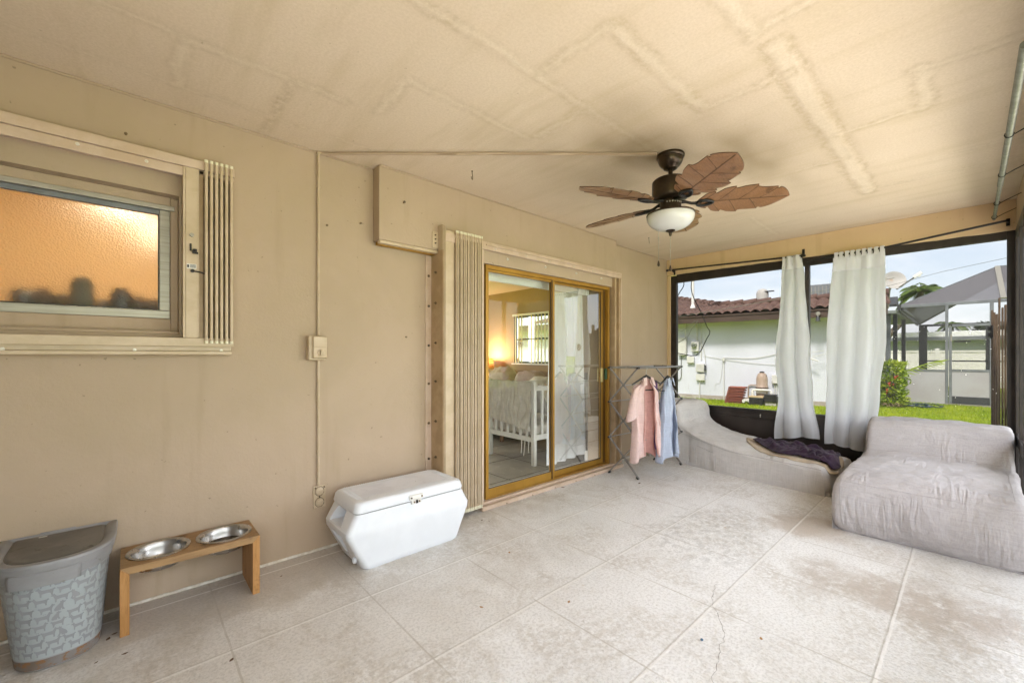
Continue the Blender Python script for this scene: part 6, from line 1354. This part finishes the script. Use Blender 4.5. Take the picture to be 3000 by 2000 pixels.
tag(MB().tube(cab([(2003,825),(2004,833),(2001,842),(1992,855),(1985,868),(1976,880)], 6.6), .007, 6).build('hanging_cable', M['cable'], smooth=60), 'short black cable dangling at the upper left screen corner', 'cable')
tag(MB().tube(cab([(2046,938),(2038,950),(2025,965),(2018,982),(2005,993),(1990,1002),(1972,1010)], 11.5), .010, 6).build('slack_cable', M['galv'], smooth=60), 'slack grey cable from the fascia across the breaker panel', 'cable')
tag(MB().tube(cab([(2036,940),(2020,956),(1996,970),(1976,958)], 11.6), .009, 6).build('slack_cable', M['galv'], smooth=60), 'second slack grey cable sagging under the fascia', 'cable')
EXPO = 3.25
# ------------------------------------------------------------------ sky, sun, camera
SUN_EL, SUN_AZ = 50., 188.   # direction the light comes from: azimuth measured from +X towards +Y
wd = bpy.data.worlds.new('World'); sc.world = wd; wd.use_nodes = True; nt = wd.node_tree; bg = nt.nodes['Background']
sky = NN(nt, 'ShaderNodeTexSky', sky_type='NISHITA', sun_disc=False, sun_elevation=R(SUN_EL), sun_rotation=R(90-SUN_AZ), air_density=1., dust_density=2.5, ozone_density=1.)
tc = NN(nt, 'ShaderNodeTexCoord'); mp = NN(nt, 'ShaderNodeMapping'); nt.links.new(tc.outputs['Generated'], mp.inputs[0]); mp.inputs['Scale'].default_value = (1.2, 1.2, 5.)
cl = mr(nt, ntex(nt, mp.outputs[0], 2.1, 7, .6, .4), .34, .66, .45, .95)
k = mixc(nt, cl, sky.outputs[0], (6.6, 6.75, 7.0)); nt.links.new(k, bg.inputs[0]); bg.inputs[1].default_value = .12
sl = bpy.data.lights.new('sun', 'SUN'); sl.energy = 2.7; sl.angle = R(10); sl.color = (1., .95, .87); so_ = bpy.data.objects.new('sun', sl); col.objects.link(so_); so_.location = (-5,-5,20)
d = V(math.cos(R(SUN_AZ))*math.cos(R(SUN_EL)), math.sin(R(SUN_AZ))*math.cos(R(SUN_EL)), math.sin(R(SUN_EL))); so_.rotation_euler = d.to_track_quat('Z', 'Y').to_euler()
cd = bpy.data.cameras.new('camera'); cam = bpy.data.objects.new('camera', cd); col.objects.link(cam); sc.camera = cam
cd.sensor_width = 36; cd.lens = 14.724; cd.shift_y = 40/3000; cd.clip_start = .02; cd.clip_end = 1000; cam.location = (0,0,1.237); cam.rotation_euler = (R(90), 0, R(47.733-90))
sc.view_settings.view_transform = 'Standard'; sc.view_settings.look = 'None'; sc.view_settings.gamma = 1; sc.view_settings.exposure = EXPO
sc.render.engine = 'CYCLES'; sc.cycles.use_denoising = True; sc.cycles.max_bounces = 12; sc.cycles.diffuse_bounces = 7; sc.cycles.transparent_max_bounces = 24; sc.cycles.transmission_bounces = 8; sc.cycles.sample_clamp_indirect = 6.; sc.cycles.caustics_reflective = False; sc.cycles.caustics_refractive = True

GROUPS = {'lounge_chair': 'loungers at the far end of the porch', 'curtain': 'white curtains on the far screens', 'curtain_rod': 'curtain rods over the far screens', 'ceiling_hook': 'cup hooks in the porch ceiling',
 'accordion_shutter': 'accordion storm shutters on the house wall', 'bowl': 'bowls in the oak feeder stand', 'pillow': 'pillows in the bedroom', 'palm_tree': 'palm trees around the yard', 'round_tree': 'trees beyond the far house',
 'screen_wall': 'screen walls of the porch', 'header_beam': 'stucco beams over the screens', 'shirt': 'shirts drying on the rack', 'clothes_hanger': 'hangers on the drying rack', 'junction_box': 'junction boxes on the neighbour wall',
 'service_conduit': 'conduits on the neighbour wall', 'hanging_cable': 'black cables outside the left screen', 'slack_cable': 'slack cables under the neighbour eave', 'wall_cable': 'pale cables on the neighbour wall'}
for o in list(bpy.data.objects):
    if o.parent is None and o.get('label') and not o.get('group'):
        b_ = o.name.split('.')[0]
        if b_ in GROUPS: o['group'] = GROUPS[b_]
